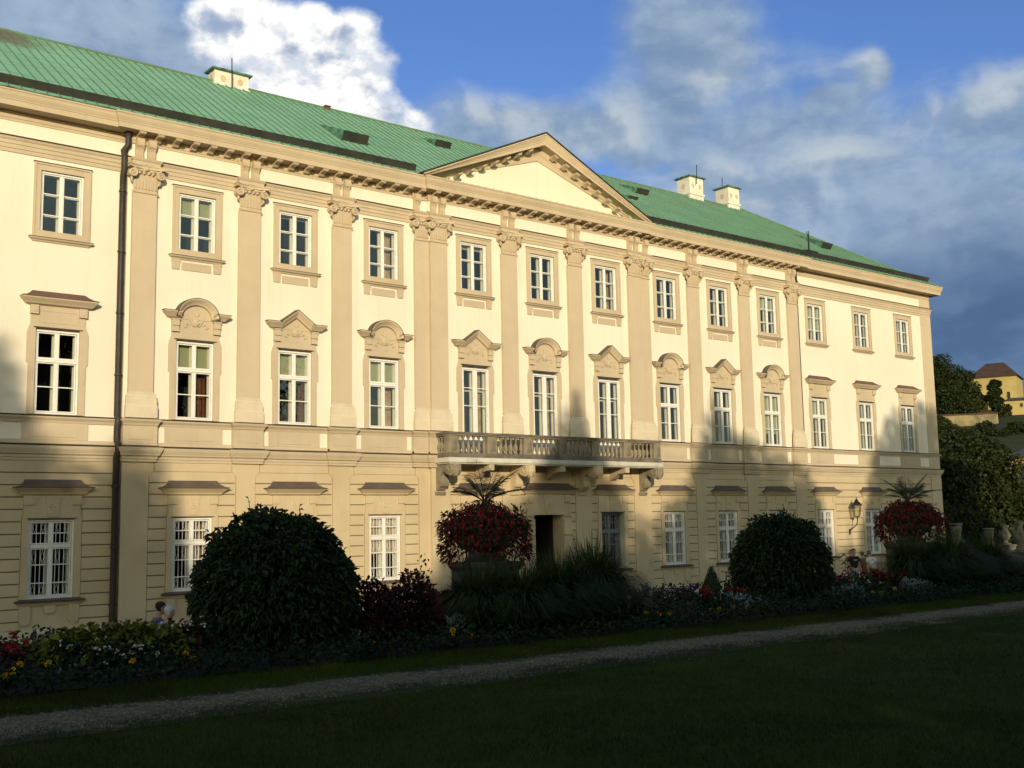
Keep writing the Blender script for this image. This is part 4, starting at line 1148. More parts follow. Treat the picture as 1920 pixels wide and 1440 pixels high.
# ------------------------------------------------------------------ clipped round shrubs
def dome_shrub(name, c, rx_, ry_, h, nleaf, lf, label, shoots, group):
    """rounded shrub, widest a third of the way up, open leaf edge, long shoots through the top"""
    root = empty(name, (c[0], c[1], LAWN), label, 'shrub', group)
    d = unit(rng.normal(size=(nleaf * 2, 3))); d = d[d[:, 2] > -.45][:nleaf]
    el = np.clip(d[:, 2], 0, 1)
    lump = 1 + .06 * np.sin(d[:, :1] * 9 + 1 + c[0]) * np.cos(d[:, 1:2] * 8) + .035 * np.sin(d[:, 2:] * 17 + d[:, :1] * 5) + .03 * np.sin(d[:, :1] * 23) * np.sin(d[:, 2:] * 21)
    k = (.55 + .46 * rng.random((len(d), 1)) ** .42) * lump
    zc = h * .40
    P = np.stack([d[:, 0] * rx_, d[:, 1] * ry_, np.where(d[:, 2] > 0, d[:, 2] * (h - zc), d[:, 2] * zc * 2.2)], 1) * k
    P[:, 2] += zc; ok = P[:, 2] > .03; P = P[ok]; d = d[ok]
    D = d * .55 + rng.normal(size=P.shape) * .42 + np.array([0, 0, -.28])
    V, F = leaf_arrays(P, D, lf * rng.uniform(.6, 1.35, len(P)), .23, .28, .35)
    parts = [(V, F)]
    for k in range(70):         # loose sprigs that break the clipped outline
        q = unit(rng.normal(size=3)); q[2] = abs(q[2]) * .9 - .2
        s0 = np.array([q[0] * rx_, q[1] * ry_, (q[2] * (h - zc) if q[2] > 0 else q[2] * zc * 2) + zc]) ; s0[2] = max(s0[2], .1)
        m_ = 9; tt = rng.random((m_, 1)) * rng.uniform(.06, .2)
        parts.append(leaf_arrays(s0 * np.array([.97, .97, 1]) + (q * .8 + np.array([0, 0, .5])) * tt, q * .4 + rng.normal(size=(m_, 3)) * .5 + np.array([0, 0, .1]), lf * rng.uniform(.6, 1.2, m_), .22, .3, .35))
    P, d = ell_points(4500, (0, 0, h * .42), (rx_ * .62, ry_ * .62, h * .42), .1)
    parts.append(leaf_arrays(P, rng.normal(size=P.shape), lf * 1.5, .3, .2, .3))
    V, F = merge(parts)
    put('foliage', fast_mesh('foliage', V, F, MT['shrub']), root)
    b = MB()
    for k in range(9):
        a = k * 2.4; b.tube([(.08 * math.cos(a), .08 * math.sin(a), -.02), (rx_ * .35 * math.cos(a), ry_ * .35 * math.sin(a), h * .35), (rx_ * .6 * math.cos(a), ry_ * .6 * math.sin(a), h * .7)], [.03, .02, .008], 5)
    b.build('stems', MT['bark'], root)
    for (px, ptop, pbase, dd) in shoots:
        t, s = W(px, ptop, dd), W(px + random.uniform(-4, 4), pbase, dd)
        q = MB(); o = Vector(root.location)
        q.tube([s - o, (s + t) / 2 - o + Vector((.02, 0, 0)), t - o], [.008, .006, .003], 4)
        n = 11; tt = rng.random(n) ** .8
        P = np.array([(s + (t - s) * float(u)) - o for u in tt]); D = rng.normal(size=(n, 3)) * .5 + np.array([0, 0, .55]); D[:, 0] *= 1.4
        V, F = leaf_arrays(P, D, lf * rng.uniform(.5, 1.0, n), .2, .3, .3)
        q.v += [tuple(v) for v in V]; nb = len(q.v) - len(V)
        for f in F: q.f.append(tuple(int(i) + nb for i in f)); q.mi.append(0)
        q.build('shoot', MT['shrub'], root)
    return root
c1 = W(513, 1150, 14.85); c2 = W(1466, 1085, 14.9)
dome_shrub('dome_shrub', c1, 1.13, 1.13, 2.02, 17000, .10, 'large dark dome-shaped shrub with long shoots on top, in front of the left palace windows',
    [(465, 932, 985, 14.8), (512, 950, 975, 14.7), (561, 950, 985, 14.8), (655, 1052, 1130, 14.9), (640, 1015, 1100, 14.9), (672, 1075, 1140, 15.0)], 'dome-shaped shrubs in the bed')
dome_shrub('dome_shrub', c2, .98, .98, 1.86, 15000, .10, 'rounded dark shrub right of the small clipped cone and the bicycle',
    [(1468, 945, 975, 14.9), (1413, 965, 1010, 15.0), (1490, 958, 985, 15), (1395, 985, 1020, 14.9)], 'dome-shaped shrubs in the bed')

# dark red leaved bush between the left shrub and the grass
def bush(name, c, r, n, lf, mname, label, cat='shrub', group=None, wid=.25, lowz=-.1, droop=.3, up_=.2, stems=6):
    root = empty(name, c, label, cat, group)
    P, d = ell_points(n, (0, 0, r[2] * .15), r, .45, lowz)
    P *= (1 + .10 * np.sin(P[:, :1] * 7 + 2) * np.cos(P[:, 1:2] * 6 + 1))
    P[:, 2] = np.maximum(P[:, 2], .02)
    D = d * .6 + rng.normal(size=P.shape) * .5 + np.array([0, 0, up_])
    V, F = leaf_arrays(P, D, lf * rng.uniform(.55, 1.3, len(P)), wid, droop, .3)
    put('foliage', fast_mesh('foliage', V, F, MT[mname]), root)
    b = MB()
    for k in range(stems):
        a = k * 2.4 + 1; b.tube([(.04 * math.cos(a), .04 * math.sin(a), -.03), (r[0] * .5 * math.cos(a), r[1] * .5 * math.sin(a), r[2] * .7)], [.014, .005], 4)
    b.build('stems', MT['stem'], root)
    return root
for px, pb, dd, r, lb in ((700, 1230, 14.3, (.50, .5, .78), 'dark red leafy bush touching the right foot of the big dome shrub'),
                          (775, 1225, 14.5, (.52, .5, .86), 'dark red leafy bush with a taller tuft, beside the left clump of grass'),
                          (835, 1205, 14.7, (.34, .35, .55), 'low dark red bush at the foot of the tall grass')):
    c = W(px, pb, dd); c.z = LAWN + .05
    bush('red_leaf_bush', c, r, 2600, .10, 'redleaf', lb, 'shrub', 'dark red bushes', .24)
bz = W(795, 1190, 14.6); bz.z = LAWN + .05
bush('sapling', bz, (.16, .16, 1.08), 90, .09, 'shrub', 'thin leafy green sapling sticking up out of the dark red bushes', 'plant', None, .2)

# ------------------------------------------------------------------ ornamental grass
def grass_clump(c, n, L, spread, label, seeds=0):
    root = empty('ornamental_grass', c, label, 'grass', 'clumps of tall ornamental grass')
    a = rng.random(n) * 2 * math.pi; s = spread * (.12 + .88 * rng.random(n) ** .7); ln = L * rng.uniform(.5, 1.1, n)
    base = np.stack([np.cos(a) * .30 * rng.random(n), np.sin(a) * .30 * rng.random(n), np.zeros(n)], 1)
    out = np.stack([np.cos(a), np.sin(a), np.zeros(n)], 1); side = np.stack([-np.sin(a), np.cos(a), np.zeros(n)], 1)
    K = 6; Vs = []
    for k in range(K):
        t = k / (K - 1)
        h = ln * (t * 1.25 - .92 * (s / spread) ** .8 * t ** 2.6); o = s * (t ** 1.6)
        w = .0075 * (1 - t) ** .6 + .001
        p = base + out * o[:, None] + np.array([0, 0, 1.0]) * np.maximum(h, .02)[:, None] + side * (.05 * np.sin(a * 9) * t)[:, None]
        Vs += [p - side * w, p + side * w]
    V = np.stack(Vs, 1).reshape(-1, 3); V[:, 2] = np.maximum(V[:, 2], .01); b = np.arange(n)[:, None] * (2 * K)
    F = np.concatenate([b + np.array([2*k, 2*k+1, 2*k+3, 2*k+2]) for k in range(K - 1)], 0)
    put('blades', fast_mesh('blades', V, F, MT['grassblade']), root)
    return root
for px, pb, dd, n, L, sp, lb in ((900, 1198, 14.4, 4200, 1.14, .95, 'tall arching grass clump hiding the foot of the left urn pedestal'),
                                 (975, 1202, 14.1, 4400, 1.14, 1.0, 'arching grass clump below the right half of the left urn'),
                                 (1045, 1196, 14.2, 4600, 1.30, 1.0, 'arching grass clump straight below the dark palace doorway'),
                                 (1115, 1190, 14.5, 5200, 1.42, 1.1, 'dense arching grass clump at the right end of the left grass group'),
                                 (1712, 1112, 14.6, 3800, 1.3, 1.0, 'left clump of arching grass under the right urn'),
                                 (1780, 1102, 14.4, 4800, 1.4, 1.2, 'wide arching grass clump in the middle of the right group'),
                                 (1850, 1095, 14.7, 4200, 1.25, 1.15, 'lower arching grass clump near the right picture edge')):
    c = W(px, pb, dd); c.z = LAWN + .04
    grass_clump(c, n, L, sp, lb)

# ------------------------------------------------------------------ urns with red begonias and palms
def urn(px, dd, label_u, label_f, label_p, seed):
    X = W(px, 1050, dd); g = LAWN
    b = MB(); X0 = Vector((X.x, X.y, g))
    root = empty('stone_urn', X0, label_u, 'urn', 'stone urns on pedestals')
    b.box(-.50, .50, -.50, .50, -.05, .16); b.lofty(-.42, .42, -.42, [(.06, .16), (.03, .22), (0, .25), (0, .96), (.03, 1.0), (.07, 1.04), (.07, 1.10), (0, 1.12)], back=.84)
    b.build('pedestal', MT['urnstone'], root)
    b = MB(); b.lathe((0, 0, 1.12), [(.34, 0), (.36, .06), (.29, .10), (.27, .16), (.35, .20), (.48, .28), (.54, .38), (.55, .46), (.59, .49), (.60, .52), (.56, .56), (.4, .56), (.0, .5)], 28)
    b.build('bowl', MT['urnstone'], root, True)
    top = 1.12 + .62
    fr = empty('begonia_planting', X0 + Vector((0, 0, top)), label_f, 'flowers', 'red begonia plantings in the urns')
    P, d = ell_points(3000, (0, 0, -.02), (.71, .71, .44), .3, -.35); P *= 1 + .13 * np.sin(P[:, :1] * 8 + seed) * np.cos(P[:, 1:2] * 7) + .08 * rng.normal(size=(len(P), 1))
    side = rng.random(len(P)) < .35
    P2 = P[side].copy(); P2[:, 2] = rng.uniform(-.62, .1, side.sum()); rad = np.hypot(P2[:, 0], P2[:, 1])[:, None]; P2[:, :2] *= (rng.uniform(.60, .80, (len(P2), 1)) / np.maximum(rad, .05)) 
    hang = np.sin(np.arctan2(P2[:, 1], P2[:, 0]) * 5 + seed) * .16 - .46
    P2 = P2[P2[:, 2] > hang - .12]
    Pa = np.concatenate([P[~side], P2])
    D = rng.normal(size=Pa.shape) * .5 + np.concatenate([Pa[:, :2], np.full((len(Pa), 1), -.25)], 1)
    V, F = leaf_arrays(Pa, D, .10 * rng.uniform(.6, 1.3, len(Pa)), .22, .35, .3)
    put('foliage', fast_mesh('foliage', V, F, MT['darkgreen']), fr)
    pick = rng.random(len(Pa)) < .78
    Pb = Pa[pick] * np.array([1.05, 1.05, 1.03]); parts = []
    for k in range(2):
        D = rng.normal(size=Pb.shape) * .45 + np.array([0, 0, -.75]) + np.concatenate([Pb[:, :2] * .6, np.zeros((len(Pb), 1))], 1)
        parts.append(leaf_arrays(Pb + rng.normal(size=Pb.shape) * .02, D, .062 * rng.uniform(.6, 1.3, len(Pb)), .17, .15, .2))
    V, F = merge(parts); put('blooms', fast_mesh('blooms', V, F, MT['redbloom']), fr)
    # feather palm growing out of the middle
    pr = empty('feather_palm', X0 + Vector((0, 0, top + .15)), label_p, 'palm', 'feather palms in the urns')
    b = MB(); b.lathe((0, 0, -.15), [(.09, 0), (.11, .1), (.08, .3), (.03, .45)], 10); b.build('stem', MT['bark'], pr)
    nf = 13
    for k in range(nf):
        a = k * 2.39996 + seed; lift = .30 + 1.05 * (k / nf) + random.uniform(-.15, .15); Lf = random.uniform(.58, .92)
        pts = []
        for i in range(9):
            t = i / 8; o = Lf * (t * math.cos(lift) * 1.0 + .10 * t * t); z = .25 + Lf * (t * math.sin(lift) - .34 * t * t * math.cos(lift))
            pts.append(Vector((o * math.cos(a), o * math.sin(a), z)))
        m_ = MB(); m_.tube(pts, [.012 - .001 * i for i in range(9)], 4)
        PP, DD, LL = [], [], []
        for i in range(24):
            t = .2 + .8 * i / 23; j = min(int(t * 8), 7); u = t * 8 - j
            p = pts[j].lerp(pts[j + 1], u); tang = (pts[j + 1] - pts[j]).normalized(); sd = tang.cross(Vector((0, 0, 1))).normalized()
            for s in (-1, 1): PP.append(p); DD.append(tang * .75 + sd * s * .95 + Vector((0, 0, .12))); LL.append(.27 * math.sin(math.pi * min(1, .15 + .85 * t) ** .9) + .06)
        V, F = leaf_arrays(np.array(PP), np.array(DD), np.array(LL) * rng.uniform(.8, 1.15, len(LL)), .020, .2, .05)
        nb = len(m_.v); m_.v += [tuple(v) for v in V]
        for f in F: m_.f.append(tuple(int(q) + nb for q in f)); m_.mi.append(0)
        m_.build('frond', MT['palm'], pr)
urn(910, 15.6, 'dark stone urn on a square pedestal in front of the palace door', 'cascading red begonias with a ragged skirt in the urn before the balcony', 'feather palm rising from the red begonias below the balcony', 1.0)
urn(1709, 15.6, 'dark stone urn on a pedestal near the right corner of the palace', 'cascading red begonias in the urn near the right corner of the palace', 'feather palm rising from the urn near the right corner of the palace', 4.2)

# ------------------------------------------------------------------ bedding plants
ORD = ['first', 'second', 'third', 'fourth', 'fifth', 'sixth', 'seventh', 'eighth', 'ninth', 'tenth', 'eleventh', 'twelfth', 'thirteenth', 'fourteenth', 'fifteenth', 'sixteenth', 'seventeenth', 'eighteenth', 'nineteenth', 'twentieth', 'twenty-first', 'twenty-second', 'twenty-third', 'twenty-fourth', 'twenty-fifth', 'twenty-sixth']
def bloom_ball(P, r, n=22):
    d = unit(rng.normal(size=(n, 3)) + np.array([0, -.2, .7]))
    return leaf_arrays(np.asarray(P) + d * r * .25, d, r * rng.uniform(.8, 1.1, n), .38, .1, .3)
def marigold(c, label, blooms=1, r=.042):
    root = empty('marigold', c, label, 'flower', 'yellow marigolds along the bed edge')
    P, d = ell_points(110, (0, 0, .06), (.13, .13, .15), .3, -.2); P[:, 2] = np.abs(P[:, 2])
    V, F = leaf_arrays(P, d + rng.normal(size=P.shape) * .6, .06 * rng.uniform(.6, 1.3, len(P)), .16, .2, .2)
    put('foliage', fast_mesh('foliage', V, F, MT['darkgreen']), root)
    for k in range(blooms):
        p = (random.uniform(-.09, .09) * (blooms > 1), -.03, .22 + random.uniform(-.03, .05))
        b = MB(); b.tube([(p[0] * .3, 0, .03), p], .005, 4)
        V, F = bloom_ball(p, r * random.uniform(.85, 1.15), 34)
        put('bloom', fast_mesh('bloom', V, F, MT['yellowbloom']), root)
        b.build('stalk', MT['stem'], root)
mg = [(8, 1272), (24, 1266), (18, 1288), (38, 1244), (90, 1247), (248, 1247), (348, 1233), (363, 1236), (849, 1183), (849, 1196), (882, 1195), (893, 1197), (701, 1205),
      (1211, 1151), (1235, 1154), (1257, 1155), (1262, 1158), (1315, 1152), (1333, 1143), (1349, 1146), (1373, 1137), (1389, 1148), (1399, 1142), (1637, 1111), (1653, 1109), (1678, 1104)]
mg.sort()
for i, (px, py) in enumerate(mg):
    dd = 13.35 + random.uniform(0, .25)
    p = W(px, py, dd); p.z = max(p.z - .22, LAWN + .03)
    p = W(px, py, dd) - Vector((0, -.03, .22))
    marigold(p, f'yellow marigold at the bed edge, the {ORD[i]} marigold from the left', 1)
def begonia(c, label, mname, group, n=4, r=.035, fol='darkgreen'):
    root = empty('begonia', c, label, 'flower', group)
    P, d = ell_points(90, (0, 0, .08), (.15, .14, .16), .3, -.2); P[:, 2] = np.abs(P[:, 2])
    V, F = leaf_arrays(P, d + rng.normal(size=P.shape) * .5, .075 * rng.uniform(.6, 1.3, len(P)), .32, .25, .2)
    put('foliage', fast_mesh('foliage', V, F, MT[fol]), root)
    for _ in range(n):
        V, F = bloom_ball((rng.uniform(-.12, .12), rng.uniform(-.12, .02), rng.uniform(.12, .26)), r * rng.uniform(.6, 1.2), 9)
        put('bloom', fast_mesh('bloom', V, F, MT[mname]), root)
wb_ = [(130, 1205), (147, 1222), (190, 1203), (188, 1217), (210, 1230), (228, 1207), (232, 1226), (243, 1215), (272, 1215), (293, 1214), (129, 1250), (150, 1256), (175, 1250),
       (372, 1165), (1180, 1125), (1195, 1128), (1210, 1120), (1220, 1108), (1300, 1112), (1345, 1115), (1383, 1118), (1403, 1119), (1412, 1124), (1624, 1095), (1650, 1092), (1665, 1098), (1690, 1098), (1640, 1100)]
wb_.sort()
ORD += [f'twenty-{k}' for k in ('seventh', 'eighth', 'ninth')]
for i, (px, py) in enumerate(wb_):
    dd = 13.9 + (0.3 if py < 1215 else 0) + random.uniform(-.1, .3)
    p = W(px, py, dd) - Vector((0, 0, .2))
    begonia(p, f'small white begonia in the bed, the {ORD[i]} white one from the left', 'whitebloom', 'white begonias', 4)
rb = [(8, 1205), (28, 1215), (14, 1225), (348, 1178), (376, 1196), (1182, 1108), (1234, 1128), (1316, 1108), (1330, 1118), (1350, 1116), (1370, 1108), (1385, 1114), (1575, 1085), (1642, 1075), (1660, 1078), (1685, 1082), (1700, 1078)]
rb.sort()
for i, (px, py) in enumerate(rb):
    p = W(px, py, 14.3 + random.uniform(0, .6)) - Vector((0, 0, .24))
    root = empty('red_flower', p, f'red flowering bedding plant, the {ORD[i]} red one from the left', 'flower', 'red bedding plants')
    P, d = ell_points(80, (0, 0, .08), (.2, .18, .2), .3, -.2); P[:, 2] = np.abs(P[:, 2])
    V, F = leaf_arrays(P, d + rng.normal(size=P.shape) * .5, .085, .28, .25, .2); put('foliage', fast_mesh('foliage', V, F, MT['redleaf'] if px < 60 or i % 2 else MT['darkgreen']), root)
    for _ in range(8):
        V, F = bloom_ball((rng.uniform(-.15, .15), rng.uniform(-.12, .05), rng.uniform(.14, .32)), rng.uniform(.035, .06), 8)
        put('bloom', fast_mesh('bloom', V, F, MT['redbloom']), root)
# yellow-green coleus mound
co = [(70, 1215), (105, 1225), (120, 1200), (155, 1215), (165, 1190), (200, 1205), (215, 1185), (245, 1200), (260, 1182), (290, 1198), (305, 1185), (330, 1200), (325, 1220), (285, 1218), (235, 1190), (90, 1235)]
co.sort()
for i, (px, py) in enumerate(co):
    p = W(px, py, 14.5 + random.uniform(-.2, .4)); p.z -= .26
    bush('coleus', p, (.27, .26, .30), 210, .13, 'coleus', f'yellow-green leafy bedding plant, the {ORD[i]} of its mound from the left', 'plant', 'yellow-green leafy plants', .34, -.3, .35, .25, 4)
# silver dusty millers
sv = [(668, 1205), (690, 1210), (855, 1172), (1198, 1135), (1215, 1143), (1368, 1128), (1388, 1132), (1410, 1135), (1432, 1138), (1562, 1115), (1585, 1112), (1605, 1110), (1702, 1098), (1720, 1102), (1738, 1105)]
for i, (px, py) in enumerate(sv):
    p = W(px, py, 13.9 + random.uniform(0, .3)); p.z -= .12
    bush('dusty_miller', p, (.15, .15, .22), 150, .11, 'silver', f'silver-grey leafy bedding plant, the {ORD[i]} silver one from the left', 'plant', 'silver-grey bedding plants', .13, -.2, .1, .35, 3)
# salvia spikes
spx = [(172, 1170), (195, 1168), (200, 1172), (223, 1170), (238, 1165), (260, 1172), (293, 1165), (318, 1166), (65, 1182), (92, 1178), (285, 1172)] + [(int(v), int(w)) for v, w in zip(np.linspace(1203, 1318, 26), rng.uniform(1093, 1110, 26))]
spx.sort()
ORD += ['thirtieth'] + [f'thirty-{k}' for k in ('first', 'second', 'third', 'fourth', 'fifth', 'sixth', 'seventh', 'eighth', 'ninth')]
for i, (px, py) in enumerate(spx):
    dd = 15.3 + random.uniform(-.2, .4)
    t = W(px, py, dd); hgt = random.uniform(.42, .6); base = t - Vector((0, 0, hgt))
    root = empty('salvia', base, f'violet salvia spike, the {ORD[i]} spike from the left', 'flower', 'violet salvia spikes')
    b = MB(); b.tube([(0, 0, 0), (.01, 0, hgt)], .006, 4); b.build('stalk', MT['stem'], root)
    n = 60; zz = hgt * (.45 + .55 * rng.random(n)); P = np.stack([np.zeros(n), np.zeros(n), zz], 1); D = rng.normal(size=(n, 3)); D[:, 2] = .5 + .4 * rng.random(n)
    V, F = leaf_arrays(P, D, .035 + .012 * rng.random(n), .3, .05, .2); put('bloom', fast_mesh('bloom', V, F, MT['spike']), root)
    n = 26; P = np.stack([np.zeros(n), np.zeros(n), hgt * .5 * rng.random(n)], 1); D = rng.normal(size=(n, 3)); V, F = leaf_arrays(P, D, .09, .22, .3, .2); put('foliage', fast_mesh('foliage', V, F, MT['darkgreen']), root)
# two tall dark cane stems with drooping leaves right of the right shrub
for px, py, lb in ((1587, 1045, 'tall thin plant with drooping leaves just right of the right shrub'), ):
    t = W(px, py, 15.2); base = Vector((t.x, t.y, LAWN)); root = empty('reed', base, lb, 'plant')
    b = MB(); hh = t.z - LAWN; b.tube([(0, 0, 0), (.02, 0, hh * .6), (.05, 0, hh)], [.012, .01, .005], 5); b.build('stalk', MT['stem'], root)
    P = np.array([(.02 * k / 7, 0, hh * (.3 + .1 * k)) for k in range(8)]); D = np.array([((-1) ** k * .8, .1, .5) for k in range(8)]); V, F = leaf_arrays(P, D, .26, .13, .5, .3)
    put('leaves', fast_mesh('leaves', V, F, MT['shrub']), root)
# dark low foliage that fills the rest of the bed (nobody could count it)
n = 46000
P = np.stack([rng.uniform(-4, 44, n), BF - .12 + (BB - BF - .1) * rng.random(n) ** 1.5, np.zeros(n)], 1)
P[:, 2] = LAWN + .06 + (.12 + .22 * np.clip((P[:, 1] - BF) / 1.4, 0, 1)) * rng.random(n)
D = rng.normal(size=P.shape) * .6 + np.array([0, -.1, .5]); V, F = leaf_arrays(P, D, .10 * rng.uniform(.5, 1.3, n), .24, .25, .3)
o = put('bedding_foliage', fast_mesh('bedding_foliage', V, F, MT['darkgreen'])); tag(o, 'dark low bedding foliage filling the flower bed', 'plants', None, 'stuff')
# turf blades on the lawn and the verge
def turf(n, x0, x1, y0, y1, h):
    P = np.stack([rng.uniform(x0, x1, n), rng.uniform(y0, y1, n), np.full(n, LAWN - .005)], 1)
    u = rng.normal(size=(n, 3)) * np.array([.5, .5, 0]) + np.array([0, 0, 1.0]); u = unit(u) * (h * rng.uniform(.5, 1.3, (n, 1)))
    s = unit(np.cross(u, rng.normal(size=(n, 3)))) * .0035
    V = np.stack([P - s, P + s, P + u], 1).reshape(-1, 3); return V, np.arange(3 * n).reshape(-1, 3)
V, F = merge([turf(90000, .5, 10, -27, -19.15, .05), turf(70000, 10, 24, -27, -19.15, .055), turf(20000, 24, 40, -25, -19.15, .06), turf(30000, 1, 10, -18.4, -16.95, .07), turf(30000, 10, 24, -18.4, -16.95, .07), turf(9000, 24, 40, -18.4, -16.95, .08), turf(9000, 1, 30, -18.45, -17.95, .05), turf(9000, 1, 30, -19.9, -19.3, .05), turf(4000, 1, 30, -19.2, -18.4, .04)])
o = put('lawn_grass', fast_mesh('lawn_grass', V, F, MT['turf'])); tag(o, 'short mown grass of the lawn and verge', 'grass', None, 'stuff')
# loose stones of the gravel strip
n = 7000
P = np.stack([rng.uniform(1, 30, n), rng.normal(-18.95, .36, n), np.full(n, LAWN + .008)], 1); r = .011 * rng.uniform(.5, 1.6, (n, 1, 1))
octv = np.array([(1, 0, 0), (-1, 0, 0), (0, 1, 0), (0, -1, 0), (0, 0, .7), (0, 0, -.7)]); octf = np.array([(0, 2, 4), (2, 1, 4), (1, 3, 4), (3, 0, 4), (2, 0, 5), (1, 2, 5), (3, 1, 5), (0, 3, 5)])
V = (P[:, None, :] + (octv[None] + rng.normal(size=(n, 6, 3)) * .25) * r).reshape(-1, 3); F = (np.arange(n)[:, None, None] * 6 + octf[None]).reshape(-1, 3)
MT['pebble'] = leafmat('pebble', [(.18, .135, .065), (.29, .22, .11), (.10, .075, .04), (.37, .30, .17)], .9)
o = put('gravel_stones', fast_mesh('gravel_stones', V, F, MT['pebble'])); tag(o, 'loose pale stones on the gravel strip', 'gravel', None, 'stuff')

# ================================================================== SMALL THINGS BY THE WALL
# clipped cone
c = W(1335, 1110, 26.0)
root = empty('topiary_cone', (c.x, c.y, 0), 'sharp clipped dark green cone between the violet spikes and the right dome shrub', 'topiary')
hc = W(1337, 1059, 26.0).z
n = 5200; t = 1 - np.sqrt(rng.random(n)); a = rng.random(n) * 2 * math.pi; rr = .56 * (1 - t) + .015
P = np.stack([rr * np.cos(a), rr * np.sin(a), t * hc], 1); D = np.stack([np.cos(a), np.sin(a), np.full(n, .5)], 1) + rng.normal(size=(n, 3)) * .5
V, F = leaf_arrays(P, D, .05 * rng.uniform(.6, 1.2, n), .3, .05, .2)
put('foliage', fast_mesh('foliage', V, F, MT['shrub']), root)
b = MB(); b.lathe((0, 0, 0), [(.52, .02), (.02, hc * .96)], 24); b.build('twig_core', MT['darkgreen'], root)

# bicycle leaning at the wall
bx = W(1362, 1100, 28.9)
root = empty('bicycle', (bx.x + .35, bx.y, 0), 'dark bicycle parked against the palace wall behind the clipped cone', 'bicycle')
MT['tyre'] = mat('tyre_rubber', (.012, .012, .012), .8); MT['frame'] = mat('dark_bicycle_paint', (.02, .022, .03), .4); MT['chrome'] = mat('dull_steel', (.3, .3, .3), .35, metallic=.9)
for xw in (-.52, .52):
    q = MB(); q.tube([(xw + .335 * math.cos(t), 0, .345 + .335 * math.sin(t)) for t in np.linspace(0, 2 * math.pi, 29)], .018, 6); wo_ = q.build('wheel', MT['tyre'], root)
    q = MB(); q.tube([(xw + .31 * math.cos(t), 0, .345 + .31 * math.sin(t)) for t in np.linspace(0, 2 * math.pi, 29)], .009, 5)
    for k in range(14): t = k * 2 * math.pi / 14; q.tube([(xw, .02 * (-1) ** k, .345), (xw + .31 * math.cos(t), 0, .345 + .31 * math.sin(t))], .0025, 3)
    q.tube([(xw, -.05, .345), (xw, .05, .345)], .025, 8); q.build('spokes', MT['chrome'], wo_)
q = MB()
F1, BBk, ST, HT, RW = (-.52, 0, .345), (.05, 0, .30), (.18, 0, .86), (-.33, 0, .88), (.52, 0, .345)
for a_, b_ in ((BBk, ST), (BBk, (-.345, 0, .78)), (ST, HT), (HT, (-.37, 0, .70)), (RW, BBk), (RW, (.17, 0, .82)), ((-.37, 0, .70), F1)): q.tube([a_, b_], .017, 6)
q.build('frame', MT['frame'], root)
q = MB(); q.tube([(-.33, 0, .88), (-.32, 0, 1.0), (-.38, 0, 1.02)], .013, 6); q.tube([(-.2, -.29, 1.0), (-.32, -.24, 1.04), (-.38, 0, 1.02), (-.32, .24, 1.04), (-.2, .29, 1.0)], .013, 6); q.build('handlebar', MT['frame'], root)
q = MB(); q.tube([ST, (.2, 0, .95)], .013, 6); q.lathe((.22, 0, .96), [(0, 0), (.10, .0), (.11, .03), (.08, .05), (0, .055)], 12, 1.25, .7); q.build('saddle', MT['tyre'], root)
q = MB(); q.tube([(.05, -.05, .30), (.05, -.06, .14)], .01, 5); q.tube([(.05, .05, .30), (.05, .06, .46)], .01, 5); q.lathe((.05, 0, .30), [(.09, -.005), (.09, .005)], 14); q.box(.0, .1, -.13, -.05, .13, .15); q.build('crank', MT['chrome'], root)

# wall lantern on a curved arm
lx, ly = W(1592, 990, 30).x, 0
root = empty('wall_lantern', (lx, 0, Z(-.55)), 'black four-sided lantern on a curved iron arm on the right wing wall', 'lantern')
q = MB(); zt = .55
q.tube([(0, 0, -.12), (0, -.05, -.02), (0, -.22, .10), (0, -.40, .22), (0, -.46, .38), (0, -.46, .56)], [.03, .025, .022, .022, .022, .03], 8); q.box(-.06, .06, -.03, 0, -.2, .04); q.build('arm', MT['iron'], root)
q = MB()
def quad_lathe(q, c, prof): q.lathe(c, [(r * 1.414, z) for r, z in prof], 4)
q2 = MB(); quad_lathe(q2, (0, -.46, .62), [(.10, 0), (.17, .46)]); lg = q2.build('lantern_glass', MT['lamp_glass'], root)
q = MB(); quad_lathe(q, (0, -.46, .56), [(.03, 0), (.11, .03), (.11, .06)])
for k in range(4):
    a = math.pi / 2 * k; q.tube([(.145 * math.cos(a), -.46 + .145 * math.sin(a), .62), (.245 * math.cos(a), -.46 + .245 * math.sin(a), 1.09)], .011, 4)
q.build('lantern_frame', MT['iron'], root)
q = MB(); quad_lathe(q, (0, -.46, 1.08), [(.20, 0), (.20, .02), (.12, .14), (.07, .18), (.08, .21), (.03, .28), (.01, .36), (.0, .37)]); q.build('lantern_cap', MT['iron'], root)
# pale inscription plaque on the wall
px0, px1 = W(1197, 1047, 30), W(1217, 1062, 30)
yp = ywall(30.3) if False else YM
b = MB(); b.box(px0.x, px0.x + .56, YC - .085, YC - .056, px1.z, px1.z + .36)
plq = b.build('plaque', MT['plaque'], None); plq['label'] = 'small pale inscription plaque on the wall right of the dark grilled window'; plq['category'] = 'plaque'
def text(body, size, loc, parent, m_, name='lettering'):
    cu = bpy.data.curves.new(name, 'FONT'); cu.body = body; cu.size = size; cu.extrude = .003; cu.align_x = 'CENTER'
    o = bpy.data.objects.new(name, cu); COL.objects.link(o); dg = bpy.context.evaluated_depsgraph_get()
    me = bpy.data.meshes.new_from_object(o.evaluated_get(dg)); bpy.data.objects.remove(o)
    me.materials.clear(); me.materials.append(m_)
    q = put(name, me, parent, loc); q.rotation_euler = (R(90), 0, 0); return q
